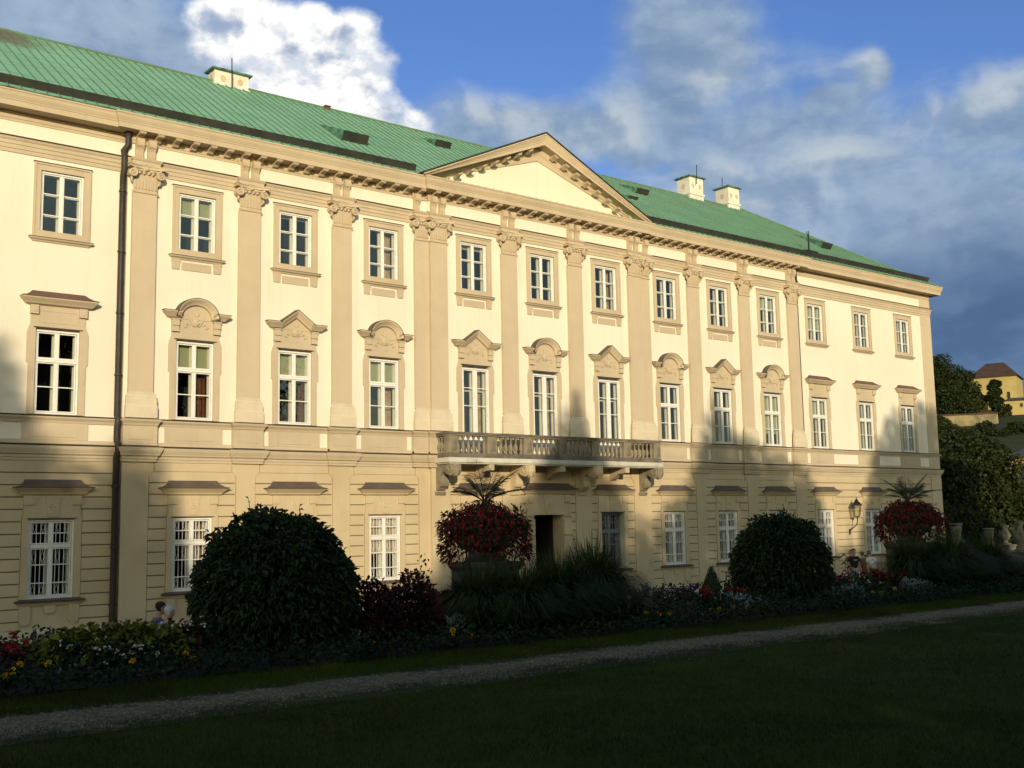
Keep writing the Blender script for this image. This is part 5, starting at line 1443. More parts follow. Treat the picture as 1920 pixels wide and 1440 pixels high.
# the carved lines are too small to read in the photograph: two rows of worn strokes
b = MB()
for row, (n_, w_) in enumerate(((9, .34), (10, .38))):
    for k in range(n_):
        xx = px0.x + .28 - w_ / 2 + w_ * k / n_; hh = .045
        zz = px1.z + .22 - row * .10
        b.box(xx, xx + .008, YC - .087, YC - .0845, zz, zz + hh)
        if k % 2: b.box(xx + .0085, xx + .022, YC - .087, YC - .0845, zz + (hh - .008) * (k % 4 == 1), zz + (hh - .008) * (k % 4 == 1) + .008)
b.build('worn_lettering', MT['letter'], plq)

# ================================================================== PEOPLE
SKIN = mat('skin', (.48, .26, .17), .6)
def skinned(name, verts, edges, radii, m_, parent, sub=1, root_i=0):
    me = bpy.data.meshes.new(name); me.from_pydata(verts, edges, [])
    o = bpy.data.objects.new(name, me); COL.objects.link(o)
    sk = o.modifiers.new('skin', 'SKIN'); sk.use_smooth_shade = True
    ss = o.modifiers.new('sub', 'SUBSURF'); ss.levels = sub; ss.render_levels = sub
    lay = me.skin_vertices[0].data
    for i, r in enumerate(radii): lay[i].radius = (r, r) if not isinstance(r, tuple) else r; lay[i].use_root = (i == root_i)
    dg = bpy.context.evaluated_depsgraph_get()
    nm = bpy.data.meshes.new_from_object(o.evaluated_get(dg)); bpy.data.objects.remove(o)
    nm.materials.clear(); nm.materials.append(m_)
    nm.polygons.foreach_set('use_smooth', [True] * len(nm.polygons))
    return put(name, nm, parent)
def person(loc, rz, label, shirt, trousers, hair, height=1.75, lean=0.0, turn=0.0, arms='down', sit=False, hairlong=False, short_sleeve=True):
    root = empty('person', loc, label, 'person', None, rz)
    k = height / 1.75
    J = {'pelvis': (0, 0, .93), 'waist': (0, 0, 1.08), 'chest': (0, 0, 1.27), 'neck0': (0, .01, 1.44), 'neck1': (0, 0, 1.51), 'jaw': (0, -.005, 1.57), 'skull': (0, 0, 1.63), 'crown': (0, .0, 1.68)}
    for s, n_ in ((-1, 'l'), (1, 'r')):
        J['sh' + n_] = (s * .17, .01, 1.40)
        if arms == 'front': J['el' + n_] = (s * .25, -.03, 1.13); J['wr' + n_] = (s * .12, -.25, 1.08)
        elif arms == 'hips': J['el' + n_] = (s * .36, .06, 1.18); J['wr' + n_] = (s * .20, -.04, 1.0)
        else: J['el' + n_] = (s * .235, .03, 1.12); J['wr' + n_] = (s * .25, -.05, .87)
        J['hip' + n_] = (s * .09, 0, .90)
        if sit: J['kn' + n_] = (s * .11, -.42, .90); J['an' + n_] = (s * .11, -.45, .48); J['to' + n_] = (s * .12, -.6, .44)
        else: J['kn' + n_] = (s * .10, -.015, .50); J['an' + n_] = (s * .10, .03, .09); J['to' + n_] = (s * .12, -.13, .035)
    def tr(p, upper):
        v = Vector(p)
        if upper:
            v = v - Vector((0, 0, .95)); v.rotate(Matrix.Rotation(lean, 3, 'X')); v += Vector((0, 0, .95))
        if sit: v.z -= .42
        return v * k
    Q = {n_: tr(p, n_[:2] in ('wa', 'ch', 'ne', 'ja', 'sk', 'cr', 'sh', 'el', 'wr')) for n_, p in J.items()}
    names = list(Q); idx = {n_: i for i, n_ in enumerate(names)}
    rad = {'pelvis': (.135, .105), 'waist': (.125, .095), 'chest': (.145, .105), 'neck0': .075, 'neck1': .062, 'jaw': .05, 'skull': .05, 'crown': .03, 'sh': .062, 'el': .043, 'wr': .028, 'hi': .085, 'kn': .058, 'an': .04, 'to': .032}
    vs = [Q[n_] for n_ in names]; rr = [rad.get(n_, rad.get(n_[:2])) for n_ in names]
    rr = [tuple(c * k for c in r) if isinstance(r, tuple) else r * k for r in rr]
    ed = [('pelvis', 'waist'), ('waist', 'chest'), ('chest', 'neck0'), ('neck0', 'neck1'), ('neck1', 'jaw'), ('jaw', 'skull'), ('skull', 'crown')]
    for n_ in 'lr': ed += [('chest', 'sh' + n_), ('sh' + n_, 'el' + n_), ('el' + n_, 'wr' + n_), ('pelvis', 'hip' + n_), ('hip' + n_, 'kn' + n_), ('kn' + n_, 'an' + n_), ('an' + n_, 'to' + n_)]
    E = [(idx[a], idx[b]) for a, b in ed]
    # hands: palm, four bent fingers of unequal length, thumb from the side of the palm
    for n_, s in (('l', -1), ('r', 1)):
        w_, e_ = Q['wr' + n_], Q['el' + n_]; d = (w_ - e_).normalized(); sd = d.cross(Vector((s, 0, .2))).normalized(); cu = d.cross(sd).normalized()
        pm_ = w_ + d * .06 * k; vs.append(pm_); rr.append((.036 * k, .02 * k)); ip = len(vs) - 1; E.append((idx['wr' + n_], ip))
        for f, (off, ln) in enumerate(((-.03, .070), (-.01, .080), (.01, .075), (.028, .058))):
            a0 = pm_ + d * .035 * k + sd * off * k; a1 = a0 + (d * .55 + cu * .12 * -s) * ln * k; a2 = a1 + (d * .4 + cu * .28 * -s) * ln * k
            i0 = len(vs); vs += [a0, a1, a2]; rr += [.0095 * k, .0088 * k, .0075 * k]; E += [(ip, i0), (i0, i0 + 1), (i0 + 1, i0 + 2)]
        a0 = w_ + d * .035 * k - sd * .035 * k; a1 = a0 + (d * .7 - sd * .6) * .035 * k; a2 = a1 + (d * .9 - sd * .2) * .03 * k
        i0 = len(vs); vs += [a0, a1, a2]; rr += [.012 * k, .0105 * k, .008 * k]; E += [(ip, i0), (i0, i0 + 1), (i0 + 1, i0 + 2)]
    body = skinned('body', vs, E, rr, SKIN, root, 1)
    # nose, ears and eyes, joined into the head
    up = (Q['crown'] - Q['jaw']).normalized(); fw = Vector((0, -1, 0)); fw.rotate(Matrix.Rotation(lean, 3, 'X')); sd = fw.cross(up).normalized()
    hc_ = Q['skull'] + up * .005 * k + fw * .012 * k
    HR = [(-.118, .022, .070, -.02), (-.098, .044, .086, .0), (-.06, .061, .091, .05), (-.02, .071, .092, .085), (.02, .076, .093, .10), (.055, .073, .084, .10), (.085, .058, .062, .08), (.105, .036, .036, .05), (.117, .008, .008, .01)]
    def head_shell(g, keep):
        vs_, fs_ = [], []; n_s = 16
        for z_, hw_, fr_, bk_ in HR:
            for q_ in range(n_s):
                t_ = 2 * math.pi * q_ / n_s; cx_, cy_ = math.cos(t_), math.sin(t_)
                dep = (fr_ if cy_ > 0 else bk_); vs_.append(hc_ + (sd * cx_ * hw_ * g + fw * cy_ * dep * g + up * z_ * (1 + (g - 1) * .8)) * k)
        for i_ in range(len(HR) - 1):
            for q_ in range(n_s):
                zm = (HR[i_][0] + HR[i_ + 1][0]) / 2; cy_ = math.sin(2 * math.pi * (q_ + .5) / n_s)
                if keep(zm, cy_): j_ = (q_ + 1) % n_s; fs_.append((i_ * n_s + q_, i_ * n_s + j_, (i_ + 1) * n_s + j_, (i_ + 1) * n_s + q_))
        return vs_, fs_
    fb = MB()
    fb.lathe((0, 0, 0), [(0, -.02), (.011, -.012), (.012, -.004), (.006, .012), (0, .03)], 6); nose = [Vector(v) for v in fb.v]; fb.v = [hc_ + fw * (.088 + .014 * (v.z < -.0)) * k + sd * v.x * k + up * (v.z - .02) * k + fw * v.y * k for v in nose]
    for s in (-1, 1):
        n0 = len(fb.v); t_ = MB(); t_.lathe((0, 0, 0), [(0, -.03), (.014, -.015), (.018, .008), (.01, .026), (0, .03)], 7, .5, 1)
        fb.v += [hc_ + sd * (s * .073 + v[0]) * k + fw * v[1] * k + up * v[2] * k for v in t_.v]; fb.f += [tuple(i + n0 for i in f) for f in t_.f]; fb.mi += [0] * len(t_.f)
        n0 = len(fb.v); t_ = MB(); t_.lathe((0, 0, 0), [(0, -.008), (.009, 0), (0, .008)], 7)
        fb.v += [hc_ + sd * (s * .03 + v[0]) * k + fw * (.082 + v[1]) * k + up * (.015 + v[2]) * k for v in t_.v]; fb.f += [tuple(i + n0 for i in f) for f in t_.f]; fb.mi += [1] * len(t_.f)
    fb.cur = 0; hv_, hf_ = head_shell(1.0, lambda z_, c_: True); fb.add(hv_, hf_)
    fb.cur = 1; fb.add([hc_ + (sd * x_ + fw * .0905 + up * (-.062 + z_)) * k for x_, z_ in ((-.022, 0), (0, -.004), (.022, 0), (0, .003))], [(0, 1, 2, 3)])
    me = fb.mesh('face', [SKIN, MT['iron']], True)
    bm = bmesh.new(); bm.from_mesh(body.data); bm.from_mesh(me); bm.to_mesh(body.data); bm.free(); body.data.materials.append(MT['iron'])
    # hair cap
    low = -.13 if hairlong else -.05
    hb = MB(); hv_, hf_ = head_shell(1.10, lambda z_, c_: z_ > (.062 if c_ > .35 else (.0 if c_ > -.1 else low))); hb.add(hv_, hf_)
    hb.build('hair', mat('hair', hair, .7, tuple(c * .6 for c in hair), 60, .5, 90), root, True)
    def cloth(name, chain_names, edges, grow, col, endcap=None):
        ii = {n_: i for i, n_ in enumerate(chain_names)}
        V_ = []; R_ = []
        for n_ in chain_names:
            if isinstance(n_, str) and n_ in Q: V_.append(Q[n_]); r = rad.get(n_, rad.get(n_[:2]))
            else: a, b, u = n_; V_.append(Q[a].lerp(Q[b], u)); ra, rb_ = rad.get(a, rad.get(a[:2])), rad.get(b, rad.get(b[:2])); ra = ra if not isinstance(ra, tuple) else ra[1]; rb_ = rb_ if not isinstance(rb_, tuple) else rb_[1]; r = ra * (1 - u) + rb_ * u
            R_.append(tuple((c + grow) * k for c in r) if isinstance(r, tuple) else (r + grow) * k)
        return skinned(name, V_, [(ii[a], ii[b]) for a, b in edges], R_, mat(name + '_cloth', col, .85, tuple(c * .8 for c in col), 12, .3, 30), root, 1)
    sl_u = .62 if short_sleeve else .98
    names_s = ['pelvis', 'waist', 'chest', 'neck0', 'shl', 'shr']; es = [('pelvis', 'waist'), ('waist', 'chest'), ('chest', 'neck0'), ('chest', 'shl'), ('chest', 'shr')]
    for n_ in 'lr':
        if short_sleeve: m1 = ('sh' + n_, 'el' + n_, .62); names_s.append(m1); es.append(('sh' + n_, m1))
        else: m1 = ('el' + n_, 'wr' + n_, .9); names_s += ['el' + n_, m1]; es += [('sh' + n_, 'el' + n_), ('el' + n_, m1)]
    cloth('shirt', names_s, es, .016, shirt)
    names_t = ['pelvis']; et = []
    for n_ in 'lr':
        m1 = ('kn' + n_, 'an' + n_, .88); names_t += ['hip' + n_, 'kn' + n_, m1]; et += [('pelvis', 'hip' + n_), ('hip' + n_, 'kn' + n_), ('kn' + n_, m1)]
    cloth('trousers', names_t, et, .014, trousers)
    sb = MB()
    for n_ in 'lr':
        a = Q['an' + n_]; sb.lathe((a.x, a.y - .07 * k, a.z - .085 * k), [(.0, 0), (.9, .0), (1.0, .02), (.8, .06), (.45, .095), (0, .1)], 10, .05 * k, .135 * k) if not sit else None
    if sb.v:
        sb.v = [(x_, y_, z_) for x_, y_, z_ in sb.v]
        h_ = len(sb.v) // 2
        for half, n_ in ((0, 'l'), (1, 'r')):
            q = MB(); q.v = sb.v[half * h_:(half + 1) * h_]; q.f = [tuple(i - half * h_ for i in f) for f in sb.f[half * len(sb.f) // 2:(half + 1) * len(sb.f) // 2]]; q.mi = [0] * len(q.f)
            q.build('shoe', mat('shoe', (.03, .025, .02), .5), root, True)
    return root
def stand(px, py, dd, h):            # a spot on the walk below the point seen at that pixel
    p = W(px, py, dd); return Vector((p.x, p.y, 0.006)), h
p, _ = stand(288, 1140, 20.6, 0); person(p, R(75), 'dark-haired person in a grey shirt walking beside the white-haired person', (.13, .13, .17), (.06, .06, .08), (.02, .015, .012), W(289, 1128, 20.6).z, lean=R(10))
p, _ = stand(302, 1150, 20.1, 0); person(p, R(80), 'white-haired person in a light blue shirt walking behind the yellow-green bed', (.36, .48, .62), (.25, .23, .2), (.62, .60, .55), W(302, 1136, 20.1).z, lean=R(12))
DB = 26.6
q1 = W(1600, 1029, DB); man = person(Vector((q1.x, q1.y, .006)), R(-30), 'man in a black t-shirt and grey trousers standing below the wall lantern', (.016, .016, .018), (.28, .26, .23), (.03, .02, .015), q1.z)
b = MB(); b.box(-.075, .075, -.155, -.149, 1.30 * q1.z / 1.75, 1.325 * q1.z / 1.75); b.build('shirt_print', mat('shirt_print', (.5, .5, .48), .7), man)
q1 = W(1618, 1034, 27.0); person(Vector((q1.x, q1.y, .006)), R(150), 'person in olive top and red trousers between the men in black and white', (.14, .10, .05), (.22, .04, .035), (.16, .11, .07), q1.z, lean=R(6))
q1 = W(1641, 1036, 26.0); person(Vector((q1.x, q1.y + .1, .006)), R(160), 'man in a white short-sleeved shirt leaning forward, seen from behind', (.72, .70, .66), (.12, .11, .09), (.20, .14, .10), q1.z + .13, lean=R(22))
q1 = W(1594, 1031, 28.2); person(Vector((q1.x, q1.y, .006)), R(-40), 'person half hidden behind the shoulder of the man in the black t-shirt', (.25, .16, .12), (.2, .18, .15), (.25, .17, .10), q1.z, lean=R(4))
q1 = W(1668, 1035, 25.6); sitp = person(Vector((q1.x, q1.y, .02)), R(40), 'person in dark clothes sitting by the wall left of the right urn', (.02, .02, .025), (.05, .05, .06), (.03, .02, .015), 1.72, sit=True, lean=R(18), arms='front')
b = MB(); s0 = sitp.location
MT['wood'] = mat('bench_wood', (.12, .08, .05), .8, (.08, .05, .03), 8)
bench = empty('stone_bench', (s0.x, s0.y + .05, 0), 'low plain bench under the seated person by the palace wall', 'bench', None, R(40))
b.box(-.7, .7, -.22, .22, .34, .42); b.build('seat', MT['vasestone'], bench)
for xx in (-.5, .5): q = MB(); q.box(xx - .09, xx + .09, -.17, .17, 0, .339); q.build('leg', MT['vasestone'], bench)

# ================================================================== BEYOND THE RIGHT CORNER
def AT(px, py, depth):                # point at a given depth along the view
    w = pdir(px, py); return Vector((w[0], w[1], w[2])) * (depth / FPX) + CAM
def vase(px, ptop, depth, label, wscale=1.0, tall=1.0, baluster_shape=False):
    t = AT(px, ptop, depth); root = empty('stone_vase', (t.x, t.y, 0), label, 'vase', 'stone vases on the garden balustrade')
    hh = 1.15 * tall; zb = t.z - hh
    b = MB(); b.box(-.42, .42, -.42, .42, 0, zb - .12); b.lofty(-.42, .42, -.42, [(0, zb - .119), (.07, zb - .09), (.07, zb - .02), (0, zb)], back=.84); b.build('pedestal', MT['vasestone'], root)
    b = MB(); s = wscale
    prof = [(.30, 0), (.30, .06), (.16, .12), (.14, .2), (.36 * s, .34), (.44 * s, .5), (.40 * s, .66), (.27 * s, .8), (.25 * s, .95), (.34 * s, 1.06), (.36 * s, 1.1), (.33 * s, 1.15), (0, 1.12)]
    if baluster_shape: prof = [(.26, 0), (.40, .05), (.42, .16), (.36, .27), (.24, .38), (.22, .56), (.27, .76), (.29, .92), (.25, 1.0), (.33, 1.06), (.34, 1.11), (.30, 1.15), (0, 1.12)]
    b.lathe((0, 0, zb), [(r, z * tall) for r, z in prof], 20)
    for k in range(0 if baluster_shape else 8): a = k * math.pi / 4; b.tube([(.42 * s * math.cos(a), .42 * s * math.sin(a), zb + .46 * tall), (.40 * s * math.cos(a), .40 * s * math.sin(a), zb + .64 * tall), (.29 * s * math.cos(a), .29 * s * math.sin(a), zb + .8 * tall)], [.04, .05, .02], 5)
    b.build('vase', MT['vasestone'], root, True)
    return root
vase(1792, 981, 58, 'pale carved vase on a pier right beside the palace corner', 1.0, 1.0, True)
vase(1853, 990, 64, 'dim stone vase on a pier, second along the balustrade', .8, 1.0, True)
vase(1883, 985, 68, 'smaller stone vase behind the first vases of the balustrade', .72, 1.0)
vase(1910, 978, 60, 'tall light vase at the right picture edge', .72, 1.35)
# balustrade between the vase piers
a0, a1 = AT(1775, 1000, 60), AT(1990, 1000, 60); a0.z = a1.z = 0
dv = (a1 - a0); Lb = dv.length; ang = math.atan2(dv.y, dv.x)
root = empty('garden_balustrade', a0, 'low stone balustrade running behind the right grass clumps', 'balustrade', None, ang)
b = MB(); b.box(0, Lb, -.16, .16, 0, .28); b.build('base_course', MT['vasestone'], root)
b = MB(); b.box(0, Lb, -.18, .18, .95, 1.10); b.build('rail', MT['vasestone'], root)
bb = MB(); bb.lathe((0, 0, .281), [(.07, 0), (.07, .06), (.05, .09), (.095, .22), (.085, .3), (.045, .46), (.06, .52), (.05, .56), (.075, .6), (.075, .668)], 10); bbm = bb.mesh('baluster', MT['vasestone'], True)
nb_ = int(Lb / .3)
for k in range(nb_): put('baluster', bbm, root, (.15 + k * Lb / nb_, 0, 0))

def tree(name, base, h, crown_r, n, lf, mname, label, cat='tree', group=None, lumps=9, squash=1.0, clear=.18, zr=None):
    """tapered trunk, limbs, and a crown of many leaf clumps gathered into uneven boughs"""
    root = empty(name, base, label, cat, group)
    b = MB(); r0 = .035 * h
    b.tube([(0, 0, -.3), (.02 * h, 0, h * .25), (-.01 * h, .02 * h, h * .5), (.02 * h, 0, h * .8)], [r0, r0 * .75, r0 * .5, r0 * .15], 8)
    cents = []
    for k in range(lumps):
        a = k * 2.39996 + random.random(); t = (k + .5) / lumps
        zc = h * (clear + .12 + (1 - clear - .2) * t); rr = crown_r * (1 - abs(2 * t - .8) ** 2 * .42) * random.uniform(.45, .75)
        c_ = (rr * math.cos(a), rr * math.sin(a), zc); cents.append((c_, crown_r * random.uniform(.38, .62)))
        b.tube([(0, 0, zc * .62), (c_[0] * .5, c_[1] * .5, zc * .85), c_], [r0 * .4, r0 * .25, r0 * .06], 5)
    cents.append(((0, 0, h * .62), crown_r * .6)); cents.append(((0, 0, h - crown_r * .38), crown_r * .4))
    b.build('trunk', MT['bark'], root)
    parts = []; m_ = n // len(cents)
    for c_, r in cents:
        P, d = ell_points(m_, c_, (r, r, r * .78 * squash), .45, -.8)
        P = P + .12 * r * np.sin(P[:, [1, 2, 0]] * 3.1 / r * 1.3)
        ok = P[:, 2] > h * clear * .7; P, d = P[ok], d[ok]
        parts.append(leaf_arrays(P, d * .5 + rng.normal(size=P.shape) * .6, lf * rng.uniform(.6, 1.3, len(P)), .38, .2, .3))
    V, F = merge(parts); put('crown', fast_mesh('crown', V, F, MT[mname]), root)
    return root
# big tree right behind the palace corner and its neighbours
for px, pt, depth, cr, n, mname, lb in ((1808, 818, 78, 3.6, 24000, 'tree_a', 'big dark leafy tree filling the gap right of the palace corner'),
                                        (1772, 862, 70, 2.0, 8500, 'tree_a', 'dark tree directly against the right corner of the palace'),
                                        (1850, 842, 76, 2.4, 12000, 'tree_b', 'leafy tree catching some sun, right of the big dark tree'),
                                        (1900, 925, 84, 2.6, 10000, 'tree_a', 'low dark tree at the right edge behind the light vase')):
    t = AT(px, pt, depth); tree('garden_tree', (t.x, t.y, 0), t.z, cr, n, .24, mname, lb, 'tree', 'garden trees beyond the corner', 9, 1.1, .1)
for i, (px, pt, depth, r, lb) in enumerate(((1790, 940, 66, 1.6, 'dark hedge bush behind the pale carved vase'), (1835, 950, 70, 1.8, 'dark hedge bush between the carved vase and the dim vase'), (1885, 955, 74, 1.9, 'dark hedge bush behind the small vase'), (1935, 960, 76, 2.0, 'dark hedge bush just past the light vase'))):
    t = AT(px, pt, depth); bush('hedge_bush', (t.x, t.y, .0), (r * 1.25, r, t.z * .85), 1500, .32, 'tree_a', lb, 'bush', 'hedge bushes beyond the vases', .36, -.1, .2, .1, 4)

# the wooded hill with its convent
def hill_z(x, y):
    # height of the hill along the bearing of the right picture edge
    d = math.hypot(x, y + 30)
    t = min(max((d - 150) / 190, 0), 1); t = t * t * (3 - 2 * t)
    b_ = math.degrees(math.atan2(x, y + 30)); w = min(max((b_ - 44) / 10, 0), 1) * min(max((110 - b_) / 20, 0), 1); w = w * w * (3 - 2 * w)
    return -0.5 + 29 * t * w + 1.5 * math.sin(x * .05) * t * w
MT['hillgrass'] = mat('hill_grass', (.018, .028, .008), .95, (.034, .044, .014), .2, .5, 2)
struct(put('hill', grid_mesh('hill', list(np.arange(40, 700, 12.0)), list(np.arange(-40, 520, 12.0)), hill_z, MT['hillgrass'])))
def on_hill(px, py, d0=150, d1=480):
    w = unit(pdir(px, py)); prev = None
    for d in np.arange(d0, d1, 2.0):
        p = CAM + Vector(w) * float(d)
        if hill_z(p.x, p.y) >= p.z: return p
    return CAM + Vector(w) * 330
ht = [(1752, 672, 300, 5.5, 'tree_a', 'tallest tree on the hill, just right of the palace eave'), (1772, 690, 298, 5, 'tree_a', 'round dark tree on the hill left of the convent'), (1800, 697, 305, 5.2, 'tree_a', 'broad dark tree touching the left end of the convent roof'),
      (1822, 728, 292, 2.6, 'tree_b', 'olive tree in front of the left convent wall'), (1862, 712, 290, 2.1, 'tree_a', 'slender dark tree standing before the middle of the convent'), (1785, 735, 286, 5, 'tree_a', 'dark tree above the terrace wall on the hill'),
      (1880, 762, 286, 2.2, 'tree_b', 'low tree under the convent lean-to roof'), (1755, 735, 290, 5, 'tree_a', 'dark tree on the hill against the palace edge')]
for px, pt, depth, cr, mname, lb in ht:
    t = AT(px, pt, depth); zb = hill_z(t.x, t.y); h = max(t.z - zb, 6); 
    tree('hill_tree', (t.x, t.y, t.z - min(h, 13)), min(h, 13), cr, 8000, .55, mname, lb, 'tree', 'trees on the convent hill', 8, 1.0, .08)
lw = [(1760, 778, 266, 3.2), (1788, 797, 262, 3.4), (1822, 804, 258, 4), (1852, 793, 262, 3.6), (1884, 806, 255, 4), (1910, 790, 258, 4), (1778, 812, 235, 3.6), (1812, 836, 228, 4), (1848, 818, 232, 4), (1880, 838, 215, 4.2), (1765, 838, 190, 3.6)]
HN = ['leftmost of the upper row', 'second of the upper row', 'third of the upper row', 'fourth of the upper row', 'fifth of the upper row', 'rightmost of the upper row', 'left end of the lower row', 'second of the lower row', 'third of the lower row', 'right end of the lower row', 'nearest, by the palace corner']
for (px, pt, depth, cr), w_ in zip(lw, HN):
    t = AT(px, pt, depth); h = 9
    tree('slope_tree', (t.x, t.y, t.z - h), h, cr, 6500, .5, random.choice(['tree_a', 'tree_b']), f'bushy tree on the slope below the terrace wall, {w_}', 'tree', 'trees on the slope', 7, 1.0, .0)
# convent: yellow wall, hipped brown roof, lower wings with lean-to roofs
MT['yellow'] = mat('yellow_plaster', (.42, .345, .135), .9, (.35, .285, .11), .25, extra=dirt(.3, (.35, .28, .14), .25, .08)); MT['tile'] = mat('brown_roof_tiles', (.075, .045, .035), .85, (.05, .032, .028), .6, .3, 6)
MT['darkpane'] = mat('dark_window', (.03, .03, .03), .3); MT['greyroof'] = mat('grey_slate_roof', (.07, .075, .085), .7, (.05, .055, .06), 1.0)
def hip_house(base_l, base_r, depth_m, zb, ze, zr, inset, label, wallm, roofm, windows, name='house', over=.6):
    """house between two ground points seen from the front, hipped roof"""
    v = base_r - base_l; L_ = math.hypot(v.x, v.y); ang = math.atan2(v.y, v.x)
    root = empty(name, (base_l.x, base_l.y, zb), label, 'building', None, ang)
    H = ze - zb; b = MB(); b.box(0, L_, 0, depth_m, -8, H); b.build('wall', wallm, root)
    b = MB(); o = over; hr = zr - ze
    b.add([(-o, -o, H), (L_ + o, -o, H), (L_ + o, depth_m + o, H), (-o, depth_m + o, H), (inset, depth_m / 2, H + hr), (L_ - inset, depth_m / 2, H + hr)], [(0, 1, 5, 4), (1, 2, 5), (2, 3, 4, 5), (3, 0, 4), (3, 2, 1, 0)])
    b.build('roof', roofm, root)
    for (u, z0, ww, hh) in windows:
        q = MB(); q.box(u - ww / 2, u + ww / 2, -.04, .1, z0, z0 + hh); w_ = q.build('window', MT['darkpane'], root)
        q = MB(); ring(q, u - ww / 2 - .12, u + ww / 2 + .12, z0 - .12, z0 + hh + .12, .118, -.1, .02); q.build('window_frame', wallm, w_)
    return root
# true pieces measured at 300 m: 6.97 px per metre
cl_, cr_ = AT(1818, 714, 306), AT(1905, 702, 300)
cl_.z = cr_.z = 0
zE, zB = AT(1862, 707, 303).z, AT(1905, 752, 300).z
zR = AT(1872, 681, 309).z
hip_house(cl_, cr_, 12, zB - 4, zE, zR, 3.6, 'yellow convent building with a steep brown hipped roof on the hill', MT['yellow'], MT['tile'], [(9.6, 4.6, .8, 2.0), (2.2, 4.0, .7, 1.2)], 'convent')
a_, b2 = AT(1882, 757, 292), AT(1960, 745, 288); a_.z = b2.z = 0
hip_house(a_, b2, 8, AT(1890, 775, 292).z - 3, AT(1890, 752, 292).z, AT(1890, 744, 292).z, 2.0, 'lower yellow wing with a grey lean-to roof before the convent', MT['yellow'], MT['greyroof'], [(1.2, 3.4, .5, .6), (4.2, 4.4, .7, 1.0)], 'convent_wing')
a_, b2 = AT(1832, 762, 294), AT(1852, 757, 294); a_.z = b2.z = 0
hip_house(a_, b2, 4, AT(1840, 772, 294).z - 3, AT(1840, 752, 294).z, AT(1840, 738, 294).z, .8, 'small yellow chapel between the trees left of the convent wall', MT['yellow'], MT['tile'], [(1.4, 4.0, .5, .9)], 'chapel')
# terrace wall
a_, b2 = AT(1752, 792, 276), AT(1872, 790, 272); z1 = AT(1820, 778, 274).z; z0 = AT(1820, 797, 274).z - 2; v = b2 - a_
root = empty('terrace_wall', (a_.x, a_.y, z0), 'pale stone terrace wall with a tiled coping on the hill', 'wall', None, math.atan2(v.y, v.x))
L_ = math.hypot(v.x, v.y); MT['oldwall'] = mat('old_terrace_stone', (.28, .235, .13), .95, (.11, .10, .06), .35, .4, 3)
b = MB(); b.box(0, L_, 0, .8, 0, z1 - z0); b.build('wall', MT['oldwall'], root)
b = MB(); b.box(-.1, L_ + .1, -.2, 1.0, z1 - z0 + .002, z1 - z0 + .35); b.build('coping', MT['tile'], root)
# town houses at the right edge below the hill
a_, b2 = AT(1893, 905, 130), AT(1990, 905, 126); a_.z = b2.z = 0
hip_house(a_, b2, 10, 0, AT(1900, 858, 130).z, AT(1900, 822, 130).z, 3, 'pale yellow house with a grey roof at the right picture edge below the hill', MT['yellow'], MT['greyroof'], [(1.6, 6.6, .9, 1.5), (3.6, 6.6, .9, 1.5), (1.6, 3.2, .9, 1.5), (3.6, 3.2, .9, 1.5)], 'town_house')

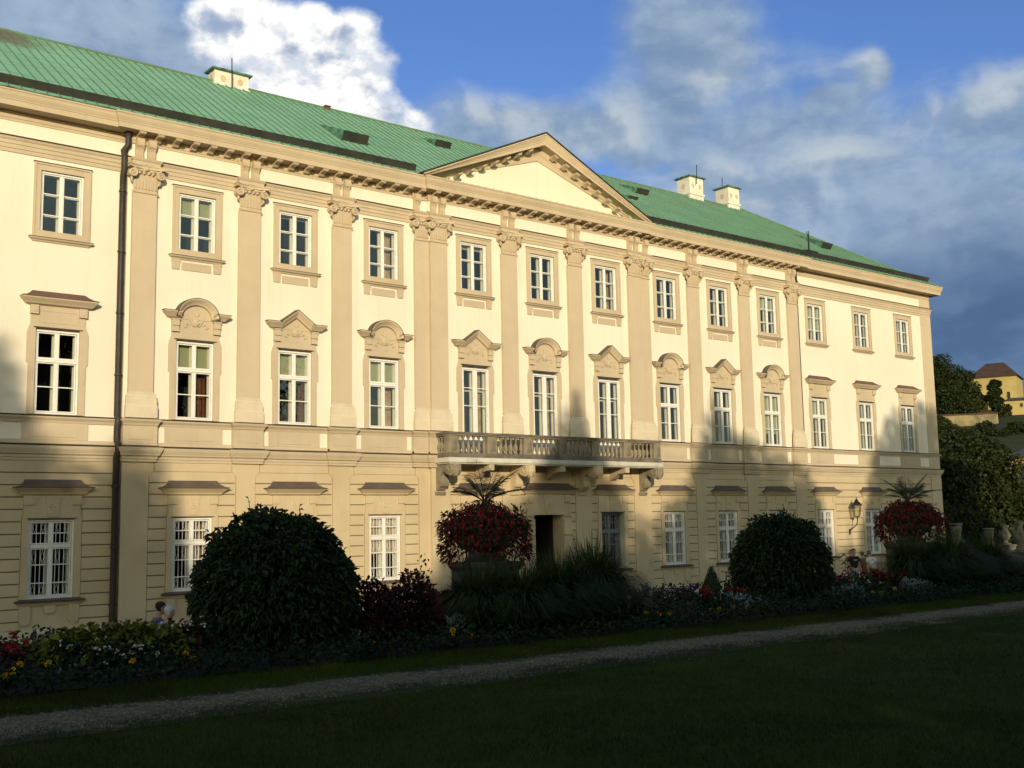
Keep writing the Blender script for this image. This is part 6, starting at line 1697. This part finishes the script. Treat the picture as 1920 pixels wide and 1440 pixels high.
# ================================================================== TREES BEHIND THE VIEWER (they throw the evening shadows on the palace)
KD = 45.0
SX, SZ = KD * math.tan(SUN_AZ), KD / math.cos(SUN_AZ) * math.tan(SUN_EL)
shp = [(-8, 4.0), (2, 4.4), (6, 4.6), (7.6, 4.9), (8.0, 2.9), (8.9, 1.9), (10.0, 1.75), (10.5, 2.3), (11.2, 2.2), (11.9, 1.0), (12.3, -.6), (13.0, -1.8), (16, -2.3), (19.6, -2.2), (20.6, -1.4), (21.6, -.4), (24.2, .6), (25.0, 1.6), (26.2, 3.4), (26.8, 4.6), (27.2, 4.0), (27.7, 2.0), (28.6, 1.1), (29.4, .2), (30.4, -.2), (31.4, .5), (32.4, .9), (33.1, 2.0), (33.7, 4.0), (34.4, 4.9), (35.1, 3.7), (36.2, 3.2), (37.6, 2.7), (38.6, 2.6), (40.0, 1.9), (40.8, 1.3), (41.4, -.5), (42.2, -1.6), (43.8, -1.4), (44.5, .6), (45.2, 2.6), (46.2, 4.2), (47.2, 5.0), (48.4, 4.3), (49.6, 5.5), (51, 5.0), (54, 5.5), (60, 6), (70, 6)]
sx_ = np.array([p[0] for p in shp]); sz_ = np.array([p[1] for p in shp])
def crown_top(xc): return np.interp(xc + SX, sx_, sz_) + 3.0 + SZ
bounds = [-36, -28, -20.5, -15.5, -11.0, -6.2, -.8, 2.8, 7.0, 10.4, 14.6, 19.4, 23.5, 29, 37]
TN = ORD
for i in range(len(bounds) - 1):
    x0, x1 = bounds[i], bounds[i + 1]; xc = (x0 + x1) / 2
    root = empty('lime_tree', (xc, -KD, LAWN), f'leafy garden tree behind the viewpoint, {ORD[i]} from the left in its row', 'tree', 'garden trees behind the viewpoint')
    top = float(np.max(crown_top(np.linspace(x0, x1, 9)))) - LAWN
    b = MB(); b.tube([(0, 0, -.2), (.1, 0, top * .3), (0, .1, top * .55), (.1, 0, top * .8)], [.3, .24, .15, .04], 8)
    for k in range(6): a = k * 1.05; b.tube([(0, 0, top * (.25 + .06 * k)), ((x1 - x0) * .35 * math.cos(a), .8 * math.sin(a), top * (.4 + .07 * k))], [.1, .03], 5)
    b.build('trunk', MT['bark'], root)
    n = int(330 * (x1 - x0) * top / 10)
    X_ = rng.uniform(x0 - .15, x1 + .15, n * 2); T_ = crown_top(X_) - LAWN
    Z_ = .3 + rng.random(n * 2) * (T_ + .1 - .3)
    Y_ = rng.normal(0, .9, n * 2) * np.clip((T_ - Z_) / 2.0, .25, 1.3)
    X_ = X_ + Y_ * math.tan(SUN_AZ) ; Z_ = Z_ - Y_ / math.cos(SUN_AZ) * math.tan(SUN_EL)
    P = np.stack([X_ - xc, Y_, Z_], 1)
    V, F = leaf_arrays(P, rng.normal(size=P.shape), .62 * rng.uniform(.6, 1.2, len(P)) * np.where(T_ - Z_ < .9, .55, 1.0), .42, .1, .2)
    put('crown', fast_mesh('crown', V, F, MT['tree_a']), root)
